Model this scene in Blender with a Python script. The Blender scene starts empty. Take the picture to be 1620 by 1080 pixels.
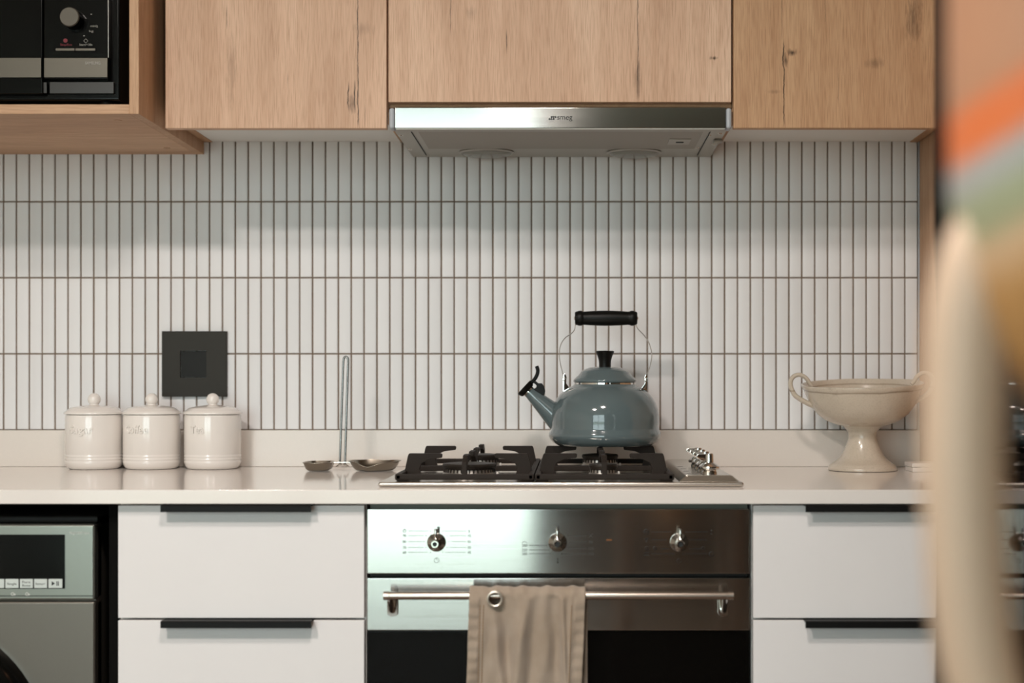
import bpy, bmesh, math, random
from mathutils import Vector, Matrix
random.seed(7)
S = bpy.context.scene
C = S.collection
PI = math.pi

# ------------------------------------------------------------------ camera
F = 2250.0                       # focal length in photo pixels (50 mm on 36 mm)
VX, VY = 905.0, 605.0            # vanishing point of the depth lines
DW = 2.8125                      # camera to tile face
CZ = 1.065                       # camera height
cam_d = bpy.data.cameras.new('camera')
cam = bpy.data.objects.new('camera', cam_d)
C.objects.link(cam)
cam.location = (0, -DW, CZ)
cam.rotation_euler = (PI / 2, 0, 0)
cam_d.lens = 50
cam_d.sensor_width = 36
cam_d.shift_x = (810 - VX) / 1620
cam_d.shift_y = (VY - 540) / 1620
cam_d.clip_start = 0.02
cam_d.dof.use_dof = True
cam_d.dof.focus_distance = 2.50
cam_d.dof.aperture_fstop = 2.4
S.camera = cam

# ------------------------------------------------------------------ world, exposure
W_ = bpy.data.worlds.new('sky')
S.world = W_
W_.use_nodes = True
bg = W_.node_tree.nodes['Background']
bg.inputs[0].default_value = (0.81, 0.985, 1.0, 1)
bg.inputs[1].default_value = 6.3
S.view_settings.view_transform = 'Standard'
S.view_settings.look = 'None'
S.view_settings.exposure = -0.12
S.view_settings.gamma = 1.0
S.view_settings.use_curve_mapping = False

# the glazed door behind the camera: portal so that the sky is sampled through it
WIN = (-2.45, -0.14, 0.06, 2.38)          # x0, x1, z0, z1 in the rear wall
REAR = -5.2
pl = bpy.data.lights.new('daylight_portal', 'AREA')
pl.shape = 'RECTANGLE'
pl.size = WIN[1] - WIN[0]
pl.size_y = WIN[3] - WIN[2]
pl.cycles.is_portal = True
po = bpy.data.objects.new('daylight_portal', pl)
C.objects.link(po)
po.location = ((WIN[0] + WIN[1]) / 2, REAR - 0.02, (WIN[2] + WIN[3]) / 2)
po.rotation_euler = (PI / 2, 0, 0)        # shines towards +y


# ------------------------------------------------------------------ helpers
def W(px, py, D):
    """photo pixel on the plane at distance D (m) -> world point"""
    return Vector(((px - VX) * D / F, D - DW, CZ - (py - VY) * D / F))


def wx(px, D): return (px - VX) * D / F
def wz(py, D): return CZ - (py - VY) * D / F
def yd(D): return D - DW


def lin(r, g, b):
    f = lambda c: (c / 255) / 12.92 if c / 255 <= 0.04045 else ((c / 255 + 0.055) / 1.055) ** 2.4
    return (f(r), f(g), f(b), 1)


OFF = {}


def root(name, loc, label=None, cat=None, group=None, kind=None):
    o = bpy.data.objects.new(name, None)
    o.empty_display_size = 0.05
    C.objects.link(o)
    o.location = loc
    OFF[o.name] = Vector(loc)
    return tag(o, label, cat, group, kind)


def tag(o, label=None, cat=None, group=None, kind=None):
    if label: o['label'] = label
    if cat: o['category'] = cat
    if group: o['group'] = group
    if kind: o['kind'] = kind
    return o


def obj(name, bm, m, parent=None, angle=35, smooth=True):
    """link a bmesh built in world coordinates as one mesh object"""
    me = bpy.data.meshes.new(name)
    off = Vector((0, 0, 0))
    if parent is not None:
        off = OFF.get(parent.name, off)
        bmesh.ops.translate(bm, verts=bm.verts, vec=-off)
    bmesh.ops.recalc_face_normals(bm, faces=bm.faces)
    bm.to_mesh(me)
    bm.free()
    if smooth and len(me.polygons):
        me.polygons.foreach_set('use_smooth', [True] * len(me.polygons))
        me.set_sharp_from_angle(angle=math.radians(angle))
    if m is not None: me.materials.append(m)
    o = bpy.data.objects.new(name, me)
    C.objects.link(o)
    if smooth and angle <= 35:
        wn = o.modifiers.new('weighted_normals', 'WEIGHTED_NORMAL')
        wn.keep_sharp = True
        wn.weight = 100
    if parent is not None:
        o.parent = parent
        OFF[o.name] = off
    else:
        OFF[o.name] = Vector((0, 0, 0))
    return o


def place(o, loc):
    """move the origin of a top-level mesh to its base"""
    l = Vector(loc)
    o.data.transform(Matrix.Translation(-l))
    o.location = l
    OFF[o.name] = l
    return o


def merge(bm, t):
    me = bpy.data.meshes.new('tmp')
    t.to_mesh(me)
    t.free()
    bm.from_mesh(me)
    bpy.data.meshes.remove(me)
    return bm


def box(x0, x1, y0, y1, z0, z1, bev=0.0, seg=2, bm=None):
    t = bmesh.new()
    bmesh.ops.create_cube(t, size=1)
    for v in t.verts:
        v.co = Vector((x0 + (v.co.x + .5) * (x1 - x0), y0 + (v.co.y + .5) * (y1 - y0), z0 + (v.co.z + .5) * (z1 - z0)))
    if bev > 0:
        bmesh.ops.bevel(t, geom=list(t.edges), offset=bev, segments=seg, profile=.5, affect='EDGES', clamp_overlap=True)
    return merge(bm, t) if bm is not None else t


def lathe(prof, cx=0, cy=0, cz=0, n=48, bm=None, axis='z', squash=1.0):
    """profile [(r, h)] turned about an axis through (cx, cy, cz)"""
    t = bmesh.new()
    rings = []
    for r, h in prof:
        ring = []
        if r < 1e-6:
            ring = [t.verts.new(_ax(0, 0, h, axis, cx, cy, cz))]
        else:
            for i in range(n):
                a = 2 * PI * i / n
                ring.append(t.verts.new(_ax(r * math.cos(a), r * math.sin(a) * squash, h, axis, cx, cy, cz)))
        rings.append(ring)
    for A, B in zip(rings, rings[1:]):
        for i in range(n):
            j = (i + 1) % n
            if len(A) == 1 and len(B) == 1: continue
            if len(A) == 1: t.faces.new((A[0], B[i], B[j]))
            elif len(B) == 1: t.faces.new((A[i], B[0], A[j]))
            else: t.faces.new((A[i], B[i], B[j], A[j]))
    return merge(bm, t) if bm is not None else t


def _ax(a, b, h, axis, cx, cy, cz):
    if axis == 'z': return (cx + a, cy + b, cz + h)
    if axis == 'y': return (cx + a, cy + h, cz + b)
    return (cx + h, cy + a, cz + b)


def frame_at(pts, i):
    if i == 0: t = pts[1] - pts[0]
    elif i == len(pts) - 1: t = pts[-1] - pts[-2]
    else: t = (pts[i + 1] - pts[i]).normalized() + (pts[i] - pts[i - 1]).normalized()
    return t.normalized()


def tube(pts, r, n=12, bm=None, up=(0, 1, 0), flat=None, cap=True, closed=False):
    """sweep a round (or flat = (a, b) elliptic) section along pts"""
    pts = [Vector(p) for p in pts]
    t = bmesh.new()
    rings = []
    up = Vector(up)
    N = len(pts)
    for i, p in enumerate(pts):
        if closed:
            tg = (pts[(i + 1) % N] - pts[i - 1]).normalized()
        else:
            tg = frame_at(pts, i)
        s = tg.cross(up)
        if s.length < 1e-4: s = tg.cross(Vector((1, 0, 0)))
        s.normalize()
        u = s.cross(tg).normalized()
        rr = r[i] if isinstance(r, (list, tuple)) else r
        a, b = (flat if flat else (1, 1))
        ring = [t.verts.new(p + s * (math.cos(2 * PI * k / n) * rr * a) + u * (math.sin(2 * PI * k / n) * rr * b)) for k in range(n)]
        rings.append(ring)
    pairs = list(zip(rings, rings[1:]))
    if closed: pairs.append((rings[-1], rings[0]))
    for A, B in pairs:
        for k in range(n):
            t.faces.new((A[k], A[(k + 1) % n], B[(k + 1) % n], B[k]))
    if cap and not closed:
        t.faces.new(rings[0][::-1])
        t.faces.new(rings[-1])
    return merge(bm, t) if bm is not None else t


def prism(poly, a, b, axis='y', bev=0.0, bm=None, seg=2):
    """polygon extruded along an axis: axis y -> poly in (x, z); axis x -> (y, z); axis z -> (x, y)"""
    t = bmesh.new()
    def mk(p, h):
        if axis == 'y': return (p[0], h, p[1])
        if axis == 'x': return (h, p[0], p[1])
        return (p[0], p[1], h)
    A = [t.verts.new(mk(p, a)) for p in poly]
    B = [t.verts.new(mk(p, b)) for p in poly]
    t.faces.new(A)
    t.faces.new(B[::-1])
    n = len(poly)
    for i in range(n):
        t.faces.new((A[i], B[i], B[(i + 1) % n], A[(i + 1) % n]))
    bmesh.ops.recalc_face_normals(t, faces=t.faces)
    if bev > 0:
        bmesh.ops.bevel(t, geom=list(t.edges), offset=bev, segments=seg, profile=.5, affect='EDGES', clamp_overlap=True)
    return merge(bm, t) if bm is not None else t


def spline(pts, k=6):
    """Catmull-Rom through pts"""
    P = [Vector(p) for p in pts]
    out = []
    for i in range(len(P) - 1):
        p0 = P[max(i - 1, 0)]; p1 = P[i]; p2 = P[i + 1]; p3 = P[min(i + 2, len(P) - 1)]
        for j in range(k):
            s = j / k
            out.append(.5 * ((2 * p1) + (p2 - p0) * s + (2 * p0 - 5 * p1 + 4 * p2 - p3) * s * s + (3 * p1 - p0 - 3 * p2 + p3) * s ** 3))
    out.append(P[-1])
    return out


def text_bm(body, size, align='CENTER', extrude=0.0, width=None, offset=0.0, shear=0.0):
    """bmesh of a line of lettering lying in XY, centred vertically on its x-height"""
    cu = bpy.data.curves.new('txt', 'FONT')
    cu.body = body
    cu.size = size
    cu.align_x = align
    cu.extrude = extrude
    cu.offset = offset
    cu.shear = shear
    cu.resolution_u = 3
    o = bpy.data.objects.new('txt', cu)
    C.objects.link(o)
    me = bpy.data.meshes.new_from_object(o)
    bpy.data.objects.remove(o)
    bpy.data.curves.remove(cu)
    t = bmesh.new()
    t.from_mesh(me)
    bpy.data.meshes.remove(me)
    if t.verts:
        xs = [v.co.x for v in t.verts]
        if width:
            k = width / max(1e-6, max(xs) - min(xs))
            for v in t.verts: v.co.x *= k
    return t


def text_on(body, x, z, y, size, align='CENTER', width=None, offset=0.0, bm=None, th=0.0004):
    """lettering on a plane facing the camera (-y), base line at z"""
    t = text_bm(body, size, align, th, width, offset)
    for v in t.verts:
        a, b, c = v.co
        v.co = Vector((x + a, y - c, z + b))
    return merge(bm, t) if bm is not None else t


# ------------------------------------------------------------------ materials
def nodes(name):
    m = bpy.data.materials.new(name)
    m.use_nodes = True
    nt = m.node_tree
    return m, nt, nt.nodes['Principled BSDF']


def N(nt, kind, **kw):
    n = nt.nodes.new(kind)
    for k, v in kw.items():
        if k == 'inp':
            for kk, vv in v.items():
                if isinstance(vv, bpy.types.NodeSocket): nt.links.new(vv, n.inputs[kk])
                else: n.inputs[kk].default_value = vv
        else: setattr(n, k, v)
    return n


def mth(nt, op, a, b=None, c=None, clamp=False):
    n = nt.nodes.new('ShaderNodeMath')
    n.operation = op
    n.use_clamp = clamp
    for i, v in enumerate((a, b, c)):
        if v is None: continue
        if isinstance(v, bpy.types.NodeSocket): nt.links.new(v, n.inputs[i])
        else: n.inputs[i].default_value = v
    return n.outputs[0]


def mixc(nt, fac, a, b):
    n = nt.nodes.new('ShaderNodeMix')
    n.data_type = 'RGBA'
    for s, v in ((0, fac), (6, a), (7, b)):
        if isinstance(v, bpy.types.NodeSocket): nt.links.new(v, n.inputs[s])
        else: n.inputs[s].default_value = v
    return n.outputs[2]


def mat(name, col, rough=.5, metal=0.0, coat=0.0, noise=0.0, nscale=40, bump=0.0, bscale=200, ior=1.5, spec=.5, aniso=0.0, rnd=0.0):
    m, nt, b = nodes(name)
    b.inputs['Base Color'].default_value = col
    b.inputs['Roughness'].default_value = rough
    b.inputs['Metallic'].default_value = metal
    b.inputs['Coat Weight'].default_value = coat
    b.inputs['Coat Roughness'].default_value = .05
    b.inputs['IOR'].default_value = ior
    b.inputs['Specular IOR Level'].default_value = spec
    tc = N(nt, 'ShaderNodeTexCoord')
    if noise > 0:
        nz = N(nt, 'ShaderNodeTexNoise', inp={'Vector': tc.outputs['Object'], 'Scale': nscale, 'Detail': 4.0})
        d = tuple(c * (1 - noise) for c in col[:3]) + (1,)
        l = tuple(min(1, c * (1 + noise)) for c in col[:3]) + (1,)
        nt.links.new(mixc(nt, nz.outputs['Fac'], d, l), b.inputs['Base Color'])
    if rnd > 0:
        oi = N(nt, 'ShaderNodeObjectInfo')
        d = tuple(c * (1 - rnd) for c in col[:3]) + (1,)
        nt.links.new(mixc(nt, oi.outputs['Random'], d, col), b.inputs['Base Color'])
    if bump > 0:
        nz = N(nt, 'ShaderNodeTexNoise', inp={'Vector': tc.outputs['Object'], 'Scale': bscale, 'Detail': 3.0})
        bp = N(nt, 'ShaderNodeBump', inp={'Strength': bump, 'Distance': .001, 'Height': nz.outputs['Fac']})
        nt.links.new(bp.outputs[0], b.inputs['Normal'])
    if aniso > 0:
        b.inputs['Anisotropic'].default_value = aniso
        b.inputs['Anisotropic Rotation'].default_value = .25
        tg = N(nt, 'ShaderNodeTangent', direction_type='RADIAL', axis='Z')
        nt.links.new(tg.outputs[0], b.inputs['Tangent'])
    return m


def brushed(name, col, rough=.28, aniso=.7):
    """steel with fine horizontal brush lines"""
    m = mat(name, col, rough, 1.0, aniso=aniso)
    nt = m.node_tree
    b = nt.nodes['Principled BSDF']
    tc = N(nt, 'ShaderNodeTexCoord')
    mp = N(nt, 'ShaderNodeMapping', inp={'Vector': tc.outputs['Object'], 'Scale': (4, 4, 2500)})
    nz = N(nt, 'ShaderNodeTexNoise', inp={'Vector': mp.outputs[0], 'Scale': 1.0, 'Detail': 2.0})
    r = mth(nt, 'MULTIPLY_ADD', nz.outputs['Fac'], .10, rough - .05)
    nt.links.new(r, b.inputs['Roughness'])
    return m


def oak(name, axis='z', cracks=(), spots=(), tone=1.0, warm=1.0):
    """light oak laminate: long grain, broad colour drift, dark cracks and knots at set places"""
    m, nt, b = nodes(name)
    T = lambda r, g_, b_: lin(r * tone, g_ * tone * (1 - (1 - warm) * .35), b_ * tone * warm)
    g = N(nt, 'ShaderNodeNewGeometry')
    P = g.outputs['Position']
    def stretched(a, l, det, dist=0.0):
        s = {'z': (a, a, l), 'x': (l, a, a), 'y': (a, l, a)}[axis]
        mp = N(nt, 'ShaderNodeMapping', inp={'Vector': P, 'Scale': s})
        return N(nt, 'ShaderNodeTexNoise', inp={'Vector': mp.outputs[0], 'Scale': 1.0, 'Detail': det, 'Distortion': dist}).outputs['Fac']
    broad = stretched(9, 1.6, 3, .6)
    mid = stretched(70, 4, 5, .4)
    fine = stretched(760, 26, 4)
    cr = N(nt, 'ShaderNodeValToRGB', inp={'Fac': broad})
    e = cr.color_ramp.elements
    e[0].position = .30; e[0].color = T(206, 169, 141)
    e[1].position = .72; e[1].color = T(232, 199, 172)
    x = cr.color_ramp.elements.new(.5); x.color = T(221, 184, 156)
    c = mixc(nt, mth(nt, 'MULTIPLY', mth(nt, 'SUBTRACT', mid, .42, clamp=True), 1.3), cr.outputs[0], T(186, 143, 111))
    c = mixc(nt, mth(nt, 'MULTIPLY', mth(nt, 'SUBTRACT', fine, .44, clamp=True), 2.0), c, T(168, 126, 96))
    sp = N(nt, 'ShaderNodeSeparateXYZ', inp={0: P})
    X, Z = sp.outputs[0], sp.outputs[2]
    if cracks:
        mk = N(nt, 'ShaderNodeCombineXYZ', inp={0: mth(nt, 'MULTIPLY', X, 4.0), 2: mth(nt, 'MULTIPLY', Z, 22.0)})
        wob = N(nt, 'ShaderNodeTexNoise', inp={'Vector': mk.outputs[0], 'Scale': 1.0, 'Detail': 4.0, 'Roughness': .65}).outputs['Fac']
        wob = mth(nt, 'SUBTRACT', wob, .5)
        brk = stretched(300, 60, 3)
        for (x0, z0, z1, wd, amp, dark) in cracks:
            d = mth(nt, 'ABSOLUTE', mth(nt, 'SUBTRACT', mth(nt, 'SUBTRACT', X, x0), mth(nt, 'MULTIPLY', wob, amp)))
            a = mth(nt, 'SUBTRACT', 1.0, mth(nt, 'DIVIDE', d, wd), clamp=True)
            up = mth(nt, 'MULTIPLY', mth(nt, 'SUBTRACT', z1, Z), 60.0, clamp=True)
            dn = mth(nt, 'MULTIPLY', mth(nt, 'SUBTRACT', Z, z0), 60.0, clamp=True)
            k = mth(nt, 'MULTIPLY', mth(nt, 'MULTIPLY', a, up), mth(nt, 'MULTIPLY', dn, mth(nt, 'MULTIPLY_ADD', brk, 1.6, -.15, clamp=True)))
            c = mixc(nt, mth(nt, 'MULTIPLY', k, dark, clamp=True), c, lin(58, 40, 26))
        for (x0, z0, rx, rz, dark) in spots:
            dx = mth(nt, 'DIVIDE', mth(nt, 'SUBTRACT', X, x0), rx)
            dz = mth(nt, 'DIVIDE', mth(nt, 'SUBTRACT', Z, z0), rz)
            d = mth(nt, 'SQRT', mth(nt, 'ADD', mth(nt, 'MULTIPLY', dx, dx), mth(nt, 'MULTIPLY', dz, dz)))
            d = mth(nt, 'ADD', d, mth(nt, 'MULTIPLY', mth(nt, 'SUBTRACT', brk, .5), 1.8))
            k = mth(nt, 'MULTIPLY', mth(nt, 'SUBTRACT', 1.0, d, clamp=True), dark, clamp=True)
            c = mixc(nt, k, c, lin(70, 47, 30))
    nt.links.new(c, b.inputs['Base Color'])
    b.inputs['Roughness'].default_value = .52
    b.inputs['Specular IOR Level'].default_value = .35
    bp = N(nt, 'ShaderNodeBump', inp={'Strength': .25, 'Distance': .0006, 'Height': fine})
    nt.links.new(bp.outputs[0], b.inputs['Normal'])
    return m


DU = 2.478          # upper door face
def crk(px, y0, y1, w=.0012, amp=.008, dark=1.0):
    return (wx(px, DU), wz(y1, DU), wz(y0, DU), w, amp, dark)
def spt(px, py, rx, ry, dark=.8):
    k = DU / F
    return (wx(px, DU), wz(py, DU), rx * k, ry * k, dark)


M = {}
M['oak_door_a'] = oak('oak_door_a', 'z',
    [crk(566, -250, 204, .0016, .008, 1.4), crk(561, 125, 180, .0018, .006, 1.5), crk(551, 128, 178, .0016, .010, 1.5), crk(359, 5, 48, .0016, .003, 1.2), crk(455, 110, 145, .0008, .003, .8),
     crk(577, 160, 204, .0008, .006, .8)],
    [spt(557, 165, 9, 16, .6), spt(575, 45, 22, 12, .25), spt(366, 110, 10, 60, .25)])
M['oak_door_b'] = oak('oak_door_b', 'z',
    [crk(713, -300, 55, .0012, .006, 1.0), crk(801, 44, 86, .0014, .003, 1.2), crk(1009, -300, 160, .0014, .006, 1.2), crk(1011, 90, 160, .0022, .006, .9)],
    [spt(1129, 92, 7, 3.5, 1.0), spt(1008, 125, 7, 35, .35), spt(745, 20, 12, 12, .2), spt(1130, -60, 40, 60, .3)])
M['oak_door_c_dim'] = oak('oak_door_c_dim', 'z',
    [crk(1240, 60, 202, .0016, .010, 1.6), crk(1237, -150, 70, .0009, .006, .8), crk(1306, -200, 40, .0009, .012, .8), crk(1326, 110, 170, .0009, .008, .8)],
    [spt(1254, 83, 11, 6, 1.0), spt(1242, 95, 5, 14, .8), spt(1446, 30, 16, 50, .6), spt(1385, 100, 18, 10, .4), spt(1225, 145, 14, 4, .35)], tone=.90, warm=.86)  # same laminate as the others; dimmer, warmer light is put into its tone
M['oak_v'] = oak('oak_vertical', 'z', tone=.90, warm=.9)
M['oak_h'] = oak('oak_horizontal', 'x', tone=.92, warm=.92)
M['oak_d'] = oak('oak_depth', 'y', tone=.86, warm=.86)
M['white_board'] = mat('white_board', lin(236, 234, 230), .5, noise=.02)
M['white_front'] = mat('white_front', lin(232, 228, 227), .45, noise=.015, nscale=12)
M['quartz'] = mat('quartz', lin(234, 227, 221), .10, noise=.03, nscale=420, spec=.55)
M['quartz_matt'] = mat('quartz_upstand', lin(230, 222, 214), .24, noise=.03, nscale=420)
M['tile'] = mat('tile_glaze', lin(236, 235, 236), .38, coat=.0, spec=.35, rnd=.06, bump=.06, bscale=60)
M['grout'] = mat('grout', lin(122, 104, 88), .9, noise=.12, nscale=90)
M['trim_grey'] = mat('trim_grey', lin(112, 114, 104), .55, .4)
M['steel'] = brushed('steel_brushed', lin(196, 194, 190), .13, .92)
M['steel_plain'] = mat('steel_plain', lin(200, 196, 190), .22, 1.0)
M['steel_tray'] = mat('steel_tray', lin(205, 200, 192), .25, 1.0)
M['chrome'] = mat('chrome', lin(225, 222, 218), .06, 1.0)
M['dark_chrome'] = mat('dark_chrome', lin(150, 148, 146), .08, 1.0)
M['dish_steel'] = mat('dish_steel', lin(150, 142, 130), .24, 1.0)
M['eyelet'] = mat('eyelet_metal', lin(224, 218, 206), .36, .85)
M['nickel'] = mat('nickel', lin(205, 190, 178), .25, 1.0)
M['grey_plastic'] = mat('grey_plastic', lin(176, 180, 186), .4)
M['hood_grey'] = mat('hood_grey', lin(176, 172, 164), .45, .3, noise=.05, nscale=300)
M['filter_mesh'] = mat('filter_mesh', lin(158, 150, 140), .5, .4, noise=.12, nscale=900)
M['black'] = mat('black_satin', lin(13, 12, 11), .5, spec=.2)
M['black_gloss'] = mat('black_gloss', lin(10, 10, 9), .14, spec=.18)
M['oven_glass'] = mat('oven_glass', lin(9, 8, 7), .12, spec=.15)
M['cast_iron'] = mat('cast_iron', lin(40, 33, 28), .6, spec=.2, noise=.15, nscale=60, bump=.25, bscale=500)
M['burner_cap'] = mat('burner_cap', lin(40, 34, 29), .5, spec=.25)
M['burner_ring'] = mat('burner_ring', lin(170, 166, 160), .38, .9)
M['print'] = mat('print_grey', lin(62, 60, 56), .6)
M['print_black'] = mat('print_black', lin(14, 14, 13), .5)
M['print_white'] = mat('print_white', lin(205, 205, 200), .6)
M['print_dim'] = mat('print_dim', lin(150, 146, 138), .6)
M['print_red'] = mat('print_red', lin(120, 20, 36), .6)
M['led'] = mat('led_amber', lin(120, 70, 20), .4)
M['niche'] = mat('niche_dark', lin(10, 9, 8), .8, spec=.1)
M['enamel'] = mat('kettle_enamel', lin(94, 107, 110), .10, coat=.6, noise=.05, nscale=8)
M['phenolic'] = mat('black_phenolic', lin(13, 12, 10), .42, spec=.22, bump=.05, bscale=400)
M['cream'] = mat('cream_glaze', lin(242, 235, 229), .14, coat=.5, noise=.015, nscale=20)
M['white_glaze'] = mat('white_box', lin(225, 220, 215), .45)
M['switch'] = mat('switch_black', lin(45, 42, 36), .5, spec=.25, bump=.05, bscale=700)
M['switch_in'] = mat('switch_rocker', lin(24, 22, 19), .45, spec=.2)
M['wm_body'] = mat('washer_grey', lin(118, 112, 104), .36, .75, noise=.04, nscale=700)
M['wm_panel'] = mat('washer_panel', lin(146, 148, 140), .3, .8)
M['wm_button'] = mat('washer_button', lin(205, 212, 208), .5)
M['mw_strip'] = mat('microwave_strip', lin(96, 90, 80), .42, .55, noise=.05, nscale=900)
M['mw_dark'] = mat('microwave_dark', lin(38, 34, 29), .35)
M['mw_knob'] = mat('microwave_knob', lin(88, 82, 72), .5, .3)
M['paint'] = mat('wall_paint', lin(206, 198, 186), .85)
M['paint_dark'] = mat('wall_paint_dark', lin(70, 60, 50), .85)
M['bounce_ground'] = mat('pale_bounce_ground', lin(172, 177, 162), .95, noise=.2, nscale=3)  # tone of the unseen ground, raised to brighten the oven's reflection
M['ceil'] = mat('ceiling_paint', lin(226, 222, 214), .9)
M['floor'] = oak('floor_oak', 'y', tone=.48)
M['frame'] = mat('window_frame_black', lin(40, 38, 36), .5)
M['jug_handle'] = mat('jug_cream', lin(196, 171, 148), .42, noise=.03, nscale=14)
M['table'] = oak('table_oak', 'x', tone=.7)

# crackled stoneware of the pedestal bowl
def stoneware():
    m, nt, b = nodes('stoneware')
    tc = N(nt, 'ShaderNodeTexCoord')
    n1 = N(nt, 'ShaderNodeTexNoise', inp={'Vector': tc.outputs['Object'], 'Scale': 16.0, 'Detail': 5.0})
    n2 = N(nt, 'ShaderNodeTexNoise', inp={'Vector': tc.outputs['Object'], 'Scale': 320.0, 'Detail': 2.0})
    n3 = N(nt, 'ShaderNodeTexNoise', inp={'Vector': tc.outputs['Object'], 'Scale': 22.0, 'Detail': 6.0, 'Distortion': .2})
    c = mixc(nt, n1.outputs['Fac'], lin(190, 176, 158), lin(218, 206, 190))
    c = mixc(nt, mth(nt, 'MULTIPLY', mth(nt, 'SUBTRACT', n2.outputs['Fac'], .5, clamp=True), 1.0), c, lin(160, 146, 128))
    st = mth(nt, 'MULTIPLY', mth(nt, 'SUBTRACT', n3.outputs['Fac'], .64, clamp=True), 5.0, clamp=True)
    c = mixc(nt, mth(nt, 'MULTIPLY', st, .6), c, lin(104, 82, 58))
    sp = N(nt, 'ShaderNodeSeparateXYZ', inp={0: tc.outputs['Object']})        # glaze break under the rim
    h = mth(nt, 'SUBTRACT', mth(nt, 'SUBTRACT', sp.outputs[2], mth(nt, 'MULTIPLY', sp.outputs[1], .075)), mth(nt, 'MULTIPLY', sp.outputs[0], .028))
    h = mth(nt, 'ADD', h, mth(nt, 'MULTIPLY', mth(nt, 'SUBTRACT', n3.outputs['Fac'], .5), .005))
    d = mth(nt, 'SUBTRACT', 1.0, mth(nt, 'DIVIDE', mth(nt, 'ABSOLUTE', mth(nt, 'SUBTRACT', h, .1535)), .0022), clamp=True)
    c = mixc(nt, mth(nt, 'MULTIPLY', d, .55), c, lin(112, 90, 66))
    nt.links.new(c, b.inputs['Base Color'])
    b.inputs['Roughness'].default_value = .22
    b.inputs['Coat Weight'].default_value = .35
    b.inputs['Coat Roughness'].default_value = .08
    return m
M['stoneware'] = stoneware()

# cotton of the towel
def cotton():
    m, nt, b = nodes('towel_cotton')
    tc = N(nt, 'ShaderNodeTexCoord')
    n1 = N(nt, 'ShaderNodeTexNoise', inp={'Vector': tc.outputs['Object'], 'Scale': 26.0, 'Detail': 4.0})
    n2 = N(nt, 'ShaderNodeTexNoise', inp={'Vector': tc.outputs['Object'], 'Scale': 900.0, 'Detail': 2.0})
    c = mixc(nt, n1.outputs['Fac'], lin(146, 127, 107), lin(178, 163, 149))
    c = mixc(nt, mth(nt, 'MULTIPLY', n2.outputs['Fac'], .25), c, lin(136, 116, 94))
    nt.links.new(c, b.inputs['Base Color'])
    b.inputs['Roughness'].default_value = .9
    b.inputs['Sheen Weight'].default_value = .35
    b.inputs['Sheen Roughness'].default_value = .5
    bp = N(nt, 'ShaderNodeBump', inp={'Strength': .3, 'Distance': .0005, 'Height': n2.outputs['Fac']})
    nt.links.new(bp.outputs[0], b.inputs['Normal'])
    return m
M['cotton'] = cotton()
M['stitch'] = mat('towel_stitch', lin(150, 122, 92), .9)
M['care_lining'] = mat('towel_back', lin(150, 148, 132), .9)

# painted jug: peach clay with slanting orange, blue-grey and green bands
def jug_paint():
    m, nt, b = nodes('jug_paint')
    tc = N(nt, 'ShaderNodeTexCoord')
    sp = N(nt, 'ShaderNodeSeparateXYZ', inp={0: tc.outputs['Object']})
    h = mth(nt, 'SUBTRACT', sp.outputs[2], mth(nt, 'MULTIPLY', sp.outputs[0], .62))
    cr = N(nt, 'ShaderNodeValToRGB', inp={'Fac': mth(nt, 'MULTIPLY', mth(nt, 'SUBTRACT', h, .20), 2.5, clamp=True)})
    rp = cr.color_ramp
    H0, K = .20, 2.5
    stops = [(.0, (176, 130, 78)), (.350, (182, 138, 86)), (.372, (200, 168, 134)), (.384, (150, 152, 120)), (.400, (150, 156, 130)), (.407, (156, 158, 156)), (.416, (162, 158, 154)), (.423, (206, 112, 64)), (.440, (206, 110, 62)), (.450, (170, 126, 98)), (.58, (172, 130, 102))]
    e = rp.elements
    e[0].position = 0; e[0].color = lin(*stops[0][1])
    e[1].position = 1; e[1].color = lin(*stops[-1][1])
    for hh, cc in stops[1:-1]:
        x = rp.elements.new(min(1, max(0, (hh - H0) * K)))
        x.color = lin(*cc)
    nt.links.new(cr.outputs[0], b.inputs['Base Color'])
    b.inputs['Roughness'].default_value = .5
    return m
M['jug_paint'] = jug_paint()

def amber_mirror():
    m, nt, b = nodes('amber_mirror')
    b.inputs['Base Color'].default_value = lin(50, 31, 16)
    b.inputs['Metallic'].default_value = 1.0
    b.inputs['Roughness'].default_value = .03
    return m
M['amber'] = amber_mirror()

def pane():
    m = bpy.data.materials.new('window_glass')
    m.use_nodes = True
    nt = m.node_tree
    nt.nodes.clear()
    out = nt.nodes.new('ShaderNodeOutputMaterial')
    tr = nt.nodes.new('ShaderNodeBsdfTransparent')
    gl = nt.nodes.new('ShaderNodeBsdfGlossy')
    gl.inputs['Roughness'].default_value = .02
    mx = nt.nodes.new('ShaderNodeMixShader')
    mx.inputs[0].default_value = .06
    nt.links.new(tr.outputs[0], mx.inputs[1]); nt.links.new(gl.outputs[0], mx.inputs[2]); nt.links.new(mx.outputs[0], out.inputs[0])
    return m
M['pane'] = pane()

def lens_glass():
    m, nt, b = nodes('lamp_lens')
    b.inputs['Base Color'].default_value = lin(190, 186, 176)
    b.inputs['Transmission Weight'].default_value = .6
    b.inputs['Roughness'].default_value = .2
    return m
M['lens'] = lens_glass()

def emit(name, col, s):
    m, nt, b = nodes(name)
    b.inputs['Emission Color'].default_value = col
    b.inputs['Emission Strength'].default_value = s
    return m

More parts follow.
